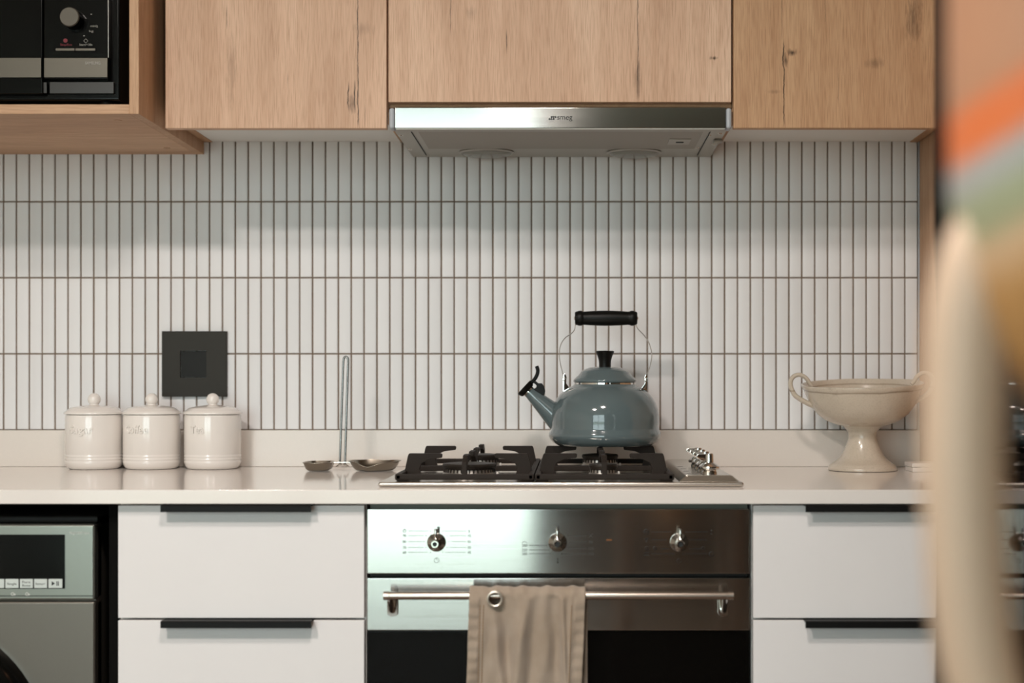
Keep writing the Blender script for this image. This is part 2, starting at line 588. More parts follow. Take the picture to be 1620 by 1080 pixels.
# ------------------------------------------------------------------ room
RX0, RX1, CEIL = -2.6, 1.75, 2.45
XL_T = .684 - 90 * .025475
st = lambda name, bm, m: tag(obj(name, bm, m, smooth=False), kind='structure')
st('floor', box(RX0 - .1, RX1 + .1, REAR - .1, .12, -.08, 0), M['floor'])
st('ceiling', box(RX0 - .1, RX1 + .1, REAR - .1, .12, CEIL, CEIL + .08), M['ceil'])
wall_back = st('wall_back', box(RX0, RX1, .0045, .12, 0, CEIL), M['paint'])
obj('grout_bed', box(XL_T, .684, .0030, .0045, .9713, 1.5735), M['grout'], wall_back, smooth=False)
st('wall_left', box(RX0 - .1, RX0, REAR, .12, 0, CEIL), M['paint'])
st('wall_right', box(RX1, RX1 + .1, REAR, .12, 0, CEIL), M['paint_dark'])
x0, x1, z0, z1 = WIN
b = box(RX0, x0, REAR - .1, REAR, 0, CEIL)
box(x1, RX1, REAR - .1, REAR, 0, CEIL, bm=b)
box(x0, x1, REAR - .1, REAR, 0, z0, bm=b)
box(x0, x1, REAR - .1, REAR, z1, CEIL, bm=b)
st('wall_rear', b, M['paint_dark'])
st('ground_outside', box(-9, 7, REAR - 12, REAR - .1, -.12, -.02), M['bounce_ground'])  # unseen ground added for what the steel fronts reflect
win = tag(root('window_1', ((x0 + x1) / 2, REAR - .05, z0)), kind='structure')
fr = box(x0, x0 + .05, REAR - .07, REAR - .03, z0, z1)
for a in ((x1 - .05, x1, z0, z1), (x0, x1, z0, z0 + .06), (x0, x1, z1 - .05, z1), ((x0 + x1) / 2 - .03, (x0 + x1) / 2 + .03, z0, z1)):
    box(a[0], a[1], REAR - .07, REAR - .03, a[2], a[3], bm=fr)
obj('window_frame', fr, M['frame'], win, smooth=False)
for a, c in ((x0 + .05, (x0 + x1) / 2 - .03), ((x0 + x1) / 2 + .03, x1 - .05)):
    obj('pane', box(a, c, REAR - .053, REAR - .047, z0 + .06, z1 - .05), M['pane'], win, smooth=False)

# ---- wall tiles: slim upright tiles, stacked in straight rows
PX, PZ = .025475, .1505
TW, TH = .0228, .1478
XR, ZB = .684, .9713
def tile_mesh():
    t = bmesh.new()
    prof = [(-TW / 2, .004), (-TW / 2, .0016), (-TW / 2 + .0012, .0004), (-TW / 2 + .0035, .0), (0, -.00008), (TW / 2 - .0035, 0), (TW / 2 - .0012, .0004), (TW / 2, .0016), (TW / 2, .004)]
    rows = []
    for (h, dy) in ((-TH / 2, .0035), (-TH / 2, .0012), (-TH / 2 + .0014, 0), (TH / 2 - .0014, 0), (TH / 2, .0012), (TH / 2, .0035)):
        rows.append([t.verts.new((x, min(.004, y + dy), h)) for x, y in prof])
    for A, B in zip(rows, rows[1:]):
        for i in range(len(prof) - 1):
            t.faces.new((A[i], A[i + 1], B[i + 1], B[i]))
    bmesh.ops.remove_doubles(t, verts=t.verts, dist=1e-6)
    bmesh.ops.recalc_face_normals(t, faces=t.faces)
    if sum(f.normal.y for f in t.faces) > 0: bmesh.ops.reverse_faces(t, faces=t.faces)
    return t
tb = tile_mesh()
tm = bpy.data.meshes.new('tile')
tb.to_mesh(tm)
tm.polygons.foreach_set('use_smooth', [True] * len(tm.polygons))
tm.set_sharp_from_angle(angle=math.radians(14))
tm.materials.append(M['tile'])
rest = bmesh.new()
for c in range(90):
    for r in range(4):
        loc = Vector((XR - (c + .5) * PX, 0, ZB + (r + .5) * PZ))
        jit = (random.uniform(-.00015, .00015), random.uniform(-.0003, .0003), 0)
        if c < 72:
            o = bpy.data.objects.new('tile', tm)
            C.objects.link(o)
            o.parent = wall_back
            o.location = loc + Vector(jit)
            o.rotation_euler = (random.uniform(-.0025, .0025), 0, random.uniform(-.012, .012))
        else:
            t = tb.copy()
            bmesh.ops.translate(t, verts=t.verts, vec=loc)
            merge(rest, t)
tb.free()
tag(obj('tile_field', rest, M['tile'], wall_back), kind='stuff')
tag(obj('trim_1', box(XR + .0004, XR + .0030, -.0015, .006, ZB, 1.56), M['grey_plastic']), kind='structure')

# ---- ceiling lights
def ceiling_light(x, y, power, label):
    r = root('ceiling_light', (x, y, CEIL - .05), label, 'light', 'round flush ceiling lights')
    obj('rim', lathe([(.17, .05), (.17, .0), (.15, -.004), (.145, .004), (.145, .05)], x, y, CEIL - .05), M['white_board'], r)
    obj('diffuser', lathe([(0, .002), (.146, .002), (.146, .012), (0, .012)], x, y, CEIL - .05), emit('lamp_glow', (1, .88, .76, 1), 6), r)
    l = bpy.data.lights.new('ceiling_lamp', 'AREA')
    l.shape = 'DISK'
    l.size = .27
    l.energy = power
    l.color = (1.0, .90, .835)
    lo = bpy.data.objects.new('ceiling_lamp', l)
    C.objects.link(lo)
    lo.location = (0, 0, -.012)
    lo.parent = r
ceiling_light(-1.0, -2.45, 40, 'round white flush ceiling light on the washing machine side')
ceiling_light(-.12, -1.98, 23, 'round white flush ceiling light closest to the hob')

# ------------------------------------------------------------------ worktop, upstand
DF = 2.189
wt = obj('worktop', box(-1.61, XR - .0005, yd(DF), .004, .878, .900, .0018), M['quartz'])
place(tag(wt, 'pale cream stone worktop with a thin glossy front edge', 'worktop'), (-.6, -.3, .878))
up = obj('upstand', box(-1.61, XR - .0005, -.0205, .0028, .9002, .9713, .001), M['quartz_matt'])
place(tag(up, 'low cream stone upstand along the foot of the tiled wall', 'upstand'), (-.6, -.01, .9002))

ep = obj('end_panel', box(-1.606, -1.588, yd(DF) + .02, .004, 0, .8778, .0006, 1), M['white_front'])
place(tag(ep, 'white end panel carrying the worktop past the washing machine', 'panel'), (-1.597, -.3, 0))

# ------------------------------------------------------------------ upper cabinets
TOPZ = 2.28
def wall_cabinet(name, xa, xb, da, db, zdoor, doorm, label, zbot=1.5400, botm='white_board'):
    """carcass from xa to xb; door from da to db hanging down to zdoor"""
    yf = yd(DU) + .0195
    r = root(name, ((xa + xb) / 2, -.16, zbot), label, 'cabinet')
    b = box(xa, xa + .016, yd(2.562) if da - xa > .01 else yf, -.0005, zbot, TOPZ)   # the end panel by the microwave shelf stops short
    obj('side_panel', b, M['oak_d'], r, smooth=False)
    obj('side_panel', box(xb - .016, xb, yf, -.0005, zbot, TOPZ), M['oak_d'], r, smooth=False)
    obj('bottom_panel', box(xa + .016, xb - .016, yf, -.0005, zbot + .0012, zbot + .016), M[botm], r, smooth=False)
    obj('back_panel', box(xa + .016, xb - .016, -.006, -.0005, zbot + .016, TOPZ - .016), M['white_board'], r, smooth=False)
    obj('top_panel', box(xa + .016, xb - .016, yf, -.0005, TOPZ - .016, TOPZ), M['white_board'], r, smooth=False)
    obj('door', box(da, db, yd(DU), yd(DU) + .018, zdoor, TOPZ - .004, .0008, 1), doorm, r)
    return r
wall_cabinet('wall_cabinet', -.7270, -.3225, wx(261.5, DU), wx(611.5, DU), wz(203, DU), M['oak_door_a'],
             'oak wall cabinet with a long dark crack, between microwave shelf and hood')
wall_cabinet('wall_cabinet', -.3215, .2795, wx(614.5, DU), wx(1157, DU), wz(161.5, DU), M['oak_door_b'],
             'wide oak wall cabinet directly above the steel cooker hood', zbot=1.5475, botm='oak_d')
wall_cabinet('wall_cabinet', .2805, .6835, wx(1160.5, DU), .6825, wz(202.5, DU), M['oak_door_c_dim'],
             'oak wall cabinet, toned as in dimmer light, above the pedestal bowl, with a knot')

# tall end cabinet on the right of the worktop
r = root('tall_cabinet', (.99, -.3, 0), 'tall oak end cabinet closing the worktop beside the pedestal bowl', 'cabinet')
obj('side_panel', box(.6875, .7035, yd(DF) + .02, .0025, .0, 2.28), M['oak_v'], r, smooth=False)
obj('side_panel', box(1.284, 1.300, yd(DF) + .02, .0025, .0, 2.28), M['oak_v'], r, smooth=False)
obj('body', box(.7035, 1.284, yd(DF) + .02, .0025, .09, 2.27), M['white_board'], r, smooth=False)
obj('door', box(.689, 1.298, yd(DF), yd(DF) + .018, .1, 1.2, .0008, 1), M['oak_v'], r)
obj('door', box(.689, 1.298, yd(DF), yd(DF) + .018, 1.204, 2.27, .0008, 1), M['oak_v'], r)
obj('handle', box(.73, .742, yd(DF) - .022, yd(DF) - .0005, .9, 1.12, .002), M['black'], r)

# ---- microwave shelf cabinet
DM = .849 * DW
XB = -.7275
r = root('microwave_cabinet', (-1.04, -.2, 1.516), 'open oak shelf box framing the black microwave', 'cabinet')
ym = yd(DM)
obj('side_panel', box(XB - .016, XB, ym, -.0005, 1.516, TOPZ, .0005, 1), M['oak_v'], r, smooth=False)
obj('side_panel', box(-1.354, -1.338, ym, -.0005, 1.516, TOPZ, .0005, 1), M['oak_v'], r, smooth=False)
obj('bottom_panel', box(-1.338, XB - .016, ym, -.0005, 1.516, 1.532, .0005, 1), M['oak_h'], r, smooth=False)
obj('shelf', box(-1.338, XB - .016, ym + .002, -.0065, 1.94, 1.956), M['oak_h'], r, smooth=False)
obj('back_panel', box(-1.338, XB - .016, -.006, -.0005, 1.532, TOPZ), M['black'], r, smooth=False)
for px, py in ((186.5, 190.5), (264, 234)):
    D = F * (1.516 - CZ) / (VY - py)
    obj('fixing_cap', lathe([(0, -.0006), (.0065, -.0006), (.0065, .0004), (0, .0004)], wx(px, D), yd(D), 1.516, 20), M['oak_v'], r)

# ---- microwave
DMW = 2.412
k = DMW / F
r = root('microwave', (-1.01, -.2, 1.5322), 'black microwave with a round dial inside the oak shelf box', 'microwave')
xr = wx(188, DMW)
zb = wz(158, DMW)
yv = yd(DMW)
obj('body', box(-1.262, xr, yv + .004, -.03, zb, 1.836, .004), M['black_gloss'], r)
for fx in (-1.22, xr - .03):
    for fy in (yv + .03, -.06):
        obj('foot', lathe([(0, 0), (.010, 0), (.012, zb - 1.5322), (0, zb - 1.5322)], fx, fy, 1.5322, 16), M['black'], r)
xd = wx(71.5, DMW)
door = obj('door', box(-1.256, xd - .0012, yv - .010, yv + .0038, wz(150, DMW), 1.83, .002), M['black_gloss'], r)
obj('door_strip', box(-1.255, xd - .0025, yv - .0125, yv - .0098, wz(125, DMW), wz(94, DMW), .0008), M['mw_strip'], door)
obj('lower_strip', box(-1.255, xd + .004, yv - .0045, yv - .003, wz(148, DMW), wz(131, DMW), .0004), M['mw_dark'], r)
pn = obj('control_panel', box(xd + .0012, wx(174, DMW), yv - .010, yv + .0038, wz(127, DMW), 1.83, .002), M['black_gloss'], r)
obj('panel_strip', box(xd + .0022, wx(173.6, DMW), yv - .0125, yv - .0098, wz(125, DMW), wz(94, DMW), .0012), M['mw_strip'], pn)
obj('lower_strip', box(wx(79, DMW), wx(180, DMW), yv - .0015, yv + .0042, wz(148, DMW), wz(130, DMW), .0006), M['mw_dark'], r)
obj('edge_trim', box(wx(173.8, DMW), wx(174.6, DMW), yv - .0095, yv + .003, wz(93, DMW), 1.83), M['steel_plain'], pn)
kx, kz = wx(120, DMW), wz(34, DMW)
kb = obj('dial', lathe([(0, -.031), (.0150, -.031), (.0168, -.029), (.0176, -.010), (.0180, -.0095)], kx, yv, kz, 40, axis='y'), M['black_gloss'], pn)
obj('dial_cap', lathe([(0, -.0325), (.0150, -.0325), (.0162, -.0312), (.0164, -.0295)], kx, yv, kz, 40, axis='y'), M['mw_knob'], pn)
for a in (-25, 62):
    an = math.radians(a)
    px, py = 124 + 26 * math.cos(an), 36 + 26 * math.sin(an)
    obj('dial_mark', box(wx(px - 1.2, DMW), wx(px + 1.2, DMW), yv - .0106, yv - .0098, wz(py + .6, DMW), wz(py - .6, DMW)), M['print_dim'], pn, smooth=False)
obj('button', box(wx(92, DMW), wx(122, DMW), yv - .0125, yv - .0098, wz(83, DMW), wz(79, DMW), .0006), M['mw_strip'], pn)
obj('button', box(wx(123, DMW), wx(154.5, DMW), yv - .0125, yv - .0098, wz(83, DMW), wz(79, DMW), .0006), M['mw_strip'], pn)
yt = yv - .0103
obj('lettering', text_on('Stop/Eco', wx(108, DMW), wz(74.5, DMW), yt, .0052, width=.0195, th=.0003), M['print_red'], pn, smooth=False)
obj('lettering', text_on('Start/+30s', wx(139, DMW), wz(74.5, DMW), yt, .0050, width=.022, th=.0003), M['print_dim'], pn, smooth=False)
obj('stop_symbol', lathe([(0, -.0106), (.0036, -.0106), (.0036, -.0099), (0, -.0099)], wx(107, DMW), yv, wz(66.5, DMW), 16, axis='y'), M['print_red'], pn)
cx_, cz_ = wx(139, DMW), wz(67, DMW)
obj('start_symbol', tube([(cx_ - .0036, yt, cz_), (cx_, yt, cz_ + .0036), (cx_ + .0036, yt, cz_), (cx_, yt, cz_ - .0036)], .00055, 6, closed=True), M['print_dim'], pn)
obj('lettering', text_on('min/g', wx(152, DMW), wz(45, DMW), yt, .005, width=.0125, th=.0003), M['print_dim'], pn, smooth=False)
obj('lettering', text_on('kg', wx(147.5, DMW), wz(53, DMW), yt, .0048, width=.007, th=.0003), M['print_dim'], pn, smooth=False)
obj('brand_lettering', text_on('SAMSUNG', wx(151, DMW), wz(104.5, DMW), yv - .0128, .0064, width=.0262, offset=.00025, th=.0003), M['print_dim'], pn, smooth=False)

# ------------------------------------------------------------------ cooker hood
HX0, HX1 = wx(615.5, DU), wx(1157.5, DU)
zt, zbm = wz(170.5, DU), wz(204, DU)
yh = yd(DU) - .004
r = root('cooker_hood', ((HX0 + HX1) / 2, -.17, zbm), 'slim brushed steel cooker hood under the wide oak cabinet', 'hood')
obj('housing', box(HX0 + .004, HX1 - .004, yh + .022, -.0012, zbm + .004, zt - .0005, .001), M['hood_grey'], r)
fb = obj('front_bar', box(HX0 + .0105, HX1 - .0105, yh, yh + .02, zbm + .001, zt, .0012), M['steel'], r)
for a, c in ((HX0, HX0 + .0102), (HX1 - .0102, HX1)):
    obj('end_cap', box(a, c, yh + .0005, yh + .03, zbm, zt - .0003, .0045, 3), M['grey_plastic'], r)
obj('front_lip', box(HX0 + .012, HX1 - .012, yh + .002, yh + .024, zbm - .0012, zbm + .003, .0006), M['hood_grey'], r)
zu = zbm + .004
fx0, fx1 = -.272, .232
def dep(py, z): return F * (z - CZ) / (VY - py)
fl = obj('filter_panel', box(fx0, fx1, yh + .030, yd(dep(233, zu)), zu - .003, zu - .0003, .0006), M['filter_mesh'], r)
for sx in (fx0 - .014, fx1 + .0125):
    obj('seam', box(sx, sx + .0015, yh + .028, -.03, zu - .0015, zu - .0004), M['black'], r, smooth=False)
lx, ly = wx(1076, DU + .11), yd(dep(221, zu))
lt = obj('filter_latch', box(lx - .020, lx + .020, ly - .028, ly + .028, zu - .0045, zu - .0028, .001), M['hood_grey'], fl)
obj('latch_slot', box(lx - .006, lx + .008, ly - .004, ly + .004, zu - .0056, zu - .0043, .0004), M['black'], fl)
for px in (770, 1003):
    D = dep(240, zu)
    X = wx(px, D)
    ho = obj('lamp_ring', lathe([(.052, 0), (.054, -.002), (.050, -.004), (.047, -.002), (.047, 0)], X, yd(D), zu, 40, squash=.85), M['hood_grey'], r)
    obj('lamp_lens', lathe([(.0495, -.002), (.046, -.0058), (.036, -.0088), (.020, -.0106), (0, -.0112)], X, yd(D), zu, 40, squash=.85), M['lens'], r)
for px, py in ((634, 214), (649, 236), (1122, 214), (1139, 211), (1129, 228), (1104, 234)):
    D = dep(py, zu)
    obj('screw', lathe([(0, -.0015), (.003, -.0015), (.004, 0)], wx(px, D), yd(D), zu, 14), M['steel_plain'], r)
D = dep(221, zu)
obj('plug_socket', box(wx(1136, D) - .008, wx(1136, D) + .008, yd(D) - .012, yd(D) + .012, zu - .006, zu - .0002, .003), M['filter_mesh'], r)
yl = yh - .0001
b = bmesh.new()
for px, py in ((872.6, 185.7), (875.7, 185.7), (878.9, 185.7), (869.3, 189), (872.6, 189), (876, 189)):
    lathe([(0, -.0004), (.00155, -.0004), (.00155, .0002), (0, .0002)], wx(px, DU), yl, wz(py, DU), 14, bm=b, axis='y')
for p, q in (((872.6, 185.7), (878.9, 185.7)), ((869.3, 189), (876, 189)), ((872.6, 185.7), (872.6, 189)), ((875.7, 185.7), (876, 189))):
    tube([(wx(p[0], DU), yl - .0001, wz(p[1], DU)), (wx(q[0], DU), yl - .0001, wz(q[1], DU))], .0004, 5, bm=b)
obj('logo_dots', b, M['print_black'], fb)
obj('brand_lettering', text_on('smeg', wx(893.3, DU), wz(189.7, DU), yl, .0125, width=.0262, th=.0003), M['print_black'], fb, smooth=False)

# ------------------------------------------------------------------ drawers
DD = 2.207
def drawer_unit(xa, xb, hx0, hx1, label):
    yf = yd(DD)
    r = root('drawer_cabinet', ((xa + xb) / 2, -.3, 0), label, 'cabinet')
    for a in (xa, xb - .016):
        obj('side_panel', box(a, a + .016, yf + .0185, -.0005, .1, .8775), M['white_board'], r, smooth=False)
    obj('back_panel', box(xa + .016, xb - .016, -.012, -.0005, .1, .8775), M['white_board'], r, smooth=False)
    obj('bottom_panel', box(xa + .016, xb - .016, yf + .0185, -.012, .1, .116), M['white_board'], r, smooth=False)
    obj('plinth', box(xa, xb, yf + .06, yf + .076, 0, .0995), M['white_front'], r, smooth=False)
    tops = [.8745, wz(981, DD), .39]
    bots = [wz(977.5, DD), .394, .104]
    for zt_, zb_ in zip(tops, bots):
        d = obj('drawer', box(xa + .0012, xb - .0012, yf, yf + .018, zb_, zt_, .0008, 1), M['white_front'], r)
        h = bmesh.new()
        prism([(yf + .012, zt_ + .0005), (yf + .012, zt_ + .0022), (yf - .0200, zt_ + .0022), (yf - .0215, zt_ + .0008), (yf - .0215, zt_ - .0085), (yf - .0195, zt_ - .0085), (yf - .0190, zt_ + .0002)],
              hx0, hx1, 'x', bm=h)
        obj('handle', h, M['black'], d)
    return r
drawer_unit(wx(185.5, DD), wx(577.5, DD), wx(260, DD), wx(496, DD), 'white drawer cabinet beside the washing machine with black edge pulls')
drawer_unit(wx(1190.5, DD), .6835, wx(1271, DD), .602, 'white drawer cabinet below the pedestal bowl with black edge pulls')

# ------------------------------------------------------------------ oven
DO = 2.210
ko = DO / F
ox0, ox1 = wx(580.5, DO), wx(1187, DO)
yo = yd(DO)
r = root('oven', ((ox0 + ox1) / 2, -.28, .28), 'stainless steel built-in oven with three chrome knobs and a bar handle', 'oven')
obj('body', box(ox0 + .014, ox1 - .014, yo + .024, -.04, .283, .8705), M['black'], r)
obj('top_trim', box(ox0 + .002, ox1 - .002, yo + .022, yo + .03, .864, .8776), M['trim_grey'], r)
cp = obj('control_panel', box(ox0, ox1, yo, yo + .022, wz(907.5, DO), wz(805, DO), .0016), M['steel'], r)
zt_, zm, zb_ = wz(914, DO), wz(997, DO), .286
dr = obj('door', box(ox0, ox1, yo, yo + .022, zm, zt_, .0014), M['steel'], r)
obj('door_glass', box(ox0 + .0008, ox1 - .0008, yo + .0004, yo + .021, zb_, zm - .0006, .001), M['oven_glass'], dr)
obj('vent_grille', box(ox0 + .003, ox1 - .003, yo + .012, yo + .0225, wz(914, DO) + .0006, wz(907.5, DO) - .0006), M['black'], r)
# housing below the oven
h = root('oven_housing', ((ox0 + ox1) / 2, -.3, 0), 'white panel and plinth below the built-in oven', 'panel')
obj('lower_panel', box(ox0 + .001, ox1 - .001, yo + .0015, yo + .0195, .104, .281, .0008, 1), M['white_front'], h)
obj('shelf', box(ox0 + .001, ox1 - .001, yo + .0200, -.04, .265, .281), M['white_board'], h, smooth=False)
obj('plinth', box(ox0 + .001, ox1 - .001, yo + .06, yo + .076, 0, .103), M['white_front'], h, smooth=False)
# bar handle
DB = 2.166
zh = wz(942, DB)
hb = obj('handle', tube([(wx(607, DB), yd(DB), zh), (wx(616, DB), yd(DB), zh)], .0067, 24), M['nickel'], dr)
b = tube([(wx(616.6, DB), yd(DB), zh), (wx(1149, DB), yd(DB), zh)], .0062, 24)
tube([(wx(1149.6, DB), yd(DB), zh), (wx(1160, DB), yd(DB), zh)], .0067, 24, bm=b)
obj('handle_bar', b, M['nickel'], dr)
for px in (621.5, 1144):
    X = wx(px, DO)
    zc = wz(955, DO)
    pts = []
    for s, za in ((1, zc + .014), (-1, zc - .014)):
        for i in range(9):
            a = PI * i / 8
            pts.append((X + .0085 * math.cos(a), za + s * .0085 * math.sin(a) * .6) if s > 0 else (X - .0085 * math.cos(a), za - .0085 * math.sin(a) * .6))
    b = prism(pts, yo - .004, yo - .0002, 'y', .0008)
    tube([(X, yo - .003, zc - .010), (X, yo - .018, zc - .006), (X, yd(DB) + .006, zh - .002), (X, yd(DB), zh)], .0046, 14, bm=b)
    obj('handle_bracket', b, M['chrome'], dr)
# knobs
def oven_knob(px, py, tilt):
    X, Z = wx(px, DO), wz(py, DO)
    kn = obj('knob', lathe([(.0145, 0), (.0145, -.0022), (.0138, -.0035), (.0095, -.010), (.0068, -.0150), (.0060, -.024), (.0060, -.028), (.0052, -.0290), (.0036, -.0290), (.0034, -.0265), (0, -.0265)], X, yo, Z, 40, axis='y'), M['chrome'], cp)
    top = Vector((math.sin(tilt), 0, math.cos(tilt)))
    c = Vector((X, yo - .024, Z))
    obj('lever', tube([c + top * .004, c + top * .010 + Vector((0, .002, 0)), c + top * .019 + Vector((0, .003, 0)), c + top * .0235 + Vector((0, .003, 0))], [.0042, .0026, .0021, .0026], 14), M['chrome'], kn)
    obj('hub_recess', lathe([(0, -.0269), (.0035, -.0269), (.0035, -.0264)], X, yo, Z, 20, axis='y'), M['print_black'], kn)
for px, t in ((690.6, .04), (882.2, -.02), (1074.6, .0)):
    oven_knob(px, 857.5, t)
yp = yo - .00005
def dot(b, px, py, rr=.7):
    lathe([(0, -.00035), (rr * ko, -.00035), (rr * ko, .0001), (0, .0001)], wx(px, DO), yp, wz(py, DO), 10, bm=b, axis='y')
def hline(b, xa, xb, py, w=.28):
    box(wx(xa, DO), wx(xb, DO), yp - .0003, yp + .0001, wz(py + w, DO), wz(py - w, DO), bm=b)
def ring(b, px, py, rr, w=.35):
    tube([(wx(px, DO) + rr * ko * math.cos(2 * PI * i / 20), yp - .0001, wz(py, DO) + rr * ko * math.sin(2 * PI * i / 20)) for i in range(20)], w * ko, 5, bm=b, closed=True)
def lab(b, s, px, py, size=5.4, width=None):
    text_on(s, wx(px, DO), wz(py + size * .36, DO), yp, size * ko, 'CENTER', None if not width else width * ko, .00008, bm=b, th=.0003)
b = bmesh.new()
for y, a, l, s in ((839.7, 681, 640, ''), (847, 674, 640, '90'), (856.4, 671, 640, '80'), (865.6, 674, 640, '70'), (873.5, 681, 640, '60')):
    dot(b, a, y); hline(b, 646, a - 4, y)
    if s: lab(b, s, l, y, 5.6)
ring(b, 640, 839.5, 2.2, .5); dot(b, 640, 837, .9)
for y, a, s in ((839.7, 700.4, '5'), (847, 707.5, '15'), (856.4, 710, '25'), (865.6, 707.5, '35'), (873.5, 700.4, '45')):
    dot(b, a, y); hline(b, a + 4, 737, y); lab(b, s, 742.3, y, 5.6)
ring(b, 690.8, 886, 3.8); hline(b, 690.8, 692.8, 885.8, .3); hline(b, 690.5, 691.1, 884.3, 1.5)
obj('timer_markings', b, M['print'], cp, smooth=False)
b = bmesh.new()
for y, a, s in ((862.5, 864, '250'), (869.6, 868, '220'), (875.6, 875, '200')):
    dot(b, a, y, .9); hline(b, 837, a - 2, y, .4); lab(b, s, 830, y, 5.6, 8.4)
tube([(wx(830 + 4 * math.cos(t * PI / 8), DO), yp - .0001, wz(859.5 - 3 * math.sin(t * PI / 8), DO)) for t in range(9)], .4 * ko, 5, bm=b)
for y, a, s in ((846.8, 898.7, ''), (857, 901.8, '80'), (867, 899.4, '120'), (875.7, 888.6, '160')):
    dot(b, a, y, .9); hline(b, a + 2, 928, y, .4)
    if s: lab(b, s, 934.8, y, 5.6, 8.2 if len(s) > 2 else 5.6)
for sx in (-1, 1):
    tube([(wx(934.8 - 3 * sx, DO), yp - .0001, wz(843.8, DO)), (wx(934.8 + 3 * sx, DO), yp - .0001, wz(849.8, DO))], .4 * ko, 5, bm=b)
dot(b, 882.3, 889, 1.5); hline(b, 881.6, 883, 886, 3.4)
obj('thermostat_markings', b, M['print'], cp, smooth=False)
b = bmesh.new()
for y, a, l in ((841.1, 1061, 1030), (853.7, 1054, 1030), (867.6, 1057, 1046), (875.7, 1067, 1030)):
    dot(b, a, y, .9); hline(b, l, a - 2, y, .4)
for y, a, l in ((841.1, 1085.7, 1119), (853.7, 1091, 1119), (867.6, 1091, 1110), (875.7, 1080.6, 1119)):
    dot(b, a, y, .9); hline(b, a + 2, l, y, .4)
ring(b, 1022.5, 841, 4, .6); hline(b, 1019, 1026, 841, .6)
hline(b, 1019, 1026, 852, .5); hline(b, 1022, 1023, 854, 3)
ring(b, 1023, 867, 2.6, .5); ring(b, 1036, 867, 2.6, .5)
hline(b, 1019, 1027, 874, .5); hline(b, 1019, 1027, 878, .5)
ring(b, 1125.5, 876, 3.5, .6); ring(b, 1112, 867, 2.4, .5); dot(b, 1125.5, 838.5, .9); dot(b, 1125.5, 844, .9)
ring(b, 1074.6, 887, 3.8); tube([(wx(1072, DO), yp - .0001, wz(889.5, DO)), (wx(1077, DO), yp - .0001, wz(884.5, DO))], .4 * ko, 5, bm=b)
obj('function_markings', b, M['print_black'], cp, smooth=False)
obj('indicator_light', box(wx(959, DO), wx(968, DO), yp - .0006, yp + .0002, wz(855, DO), wz(852.6, DO), .0002, 1), M['led'], cp)

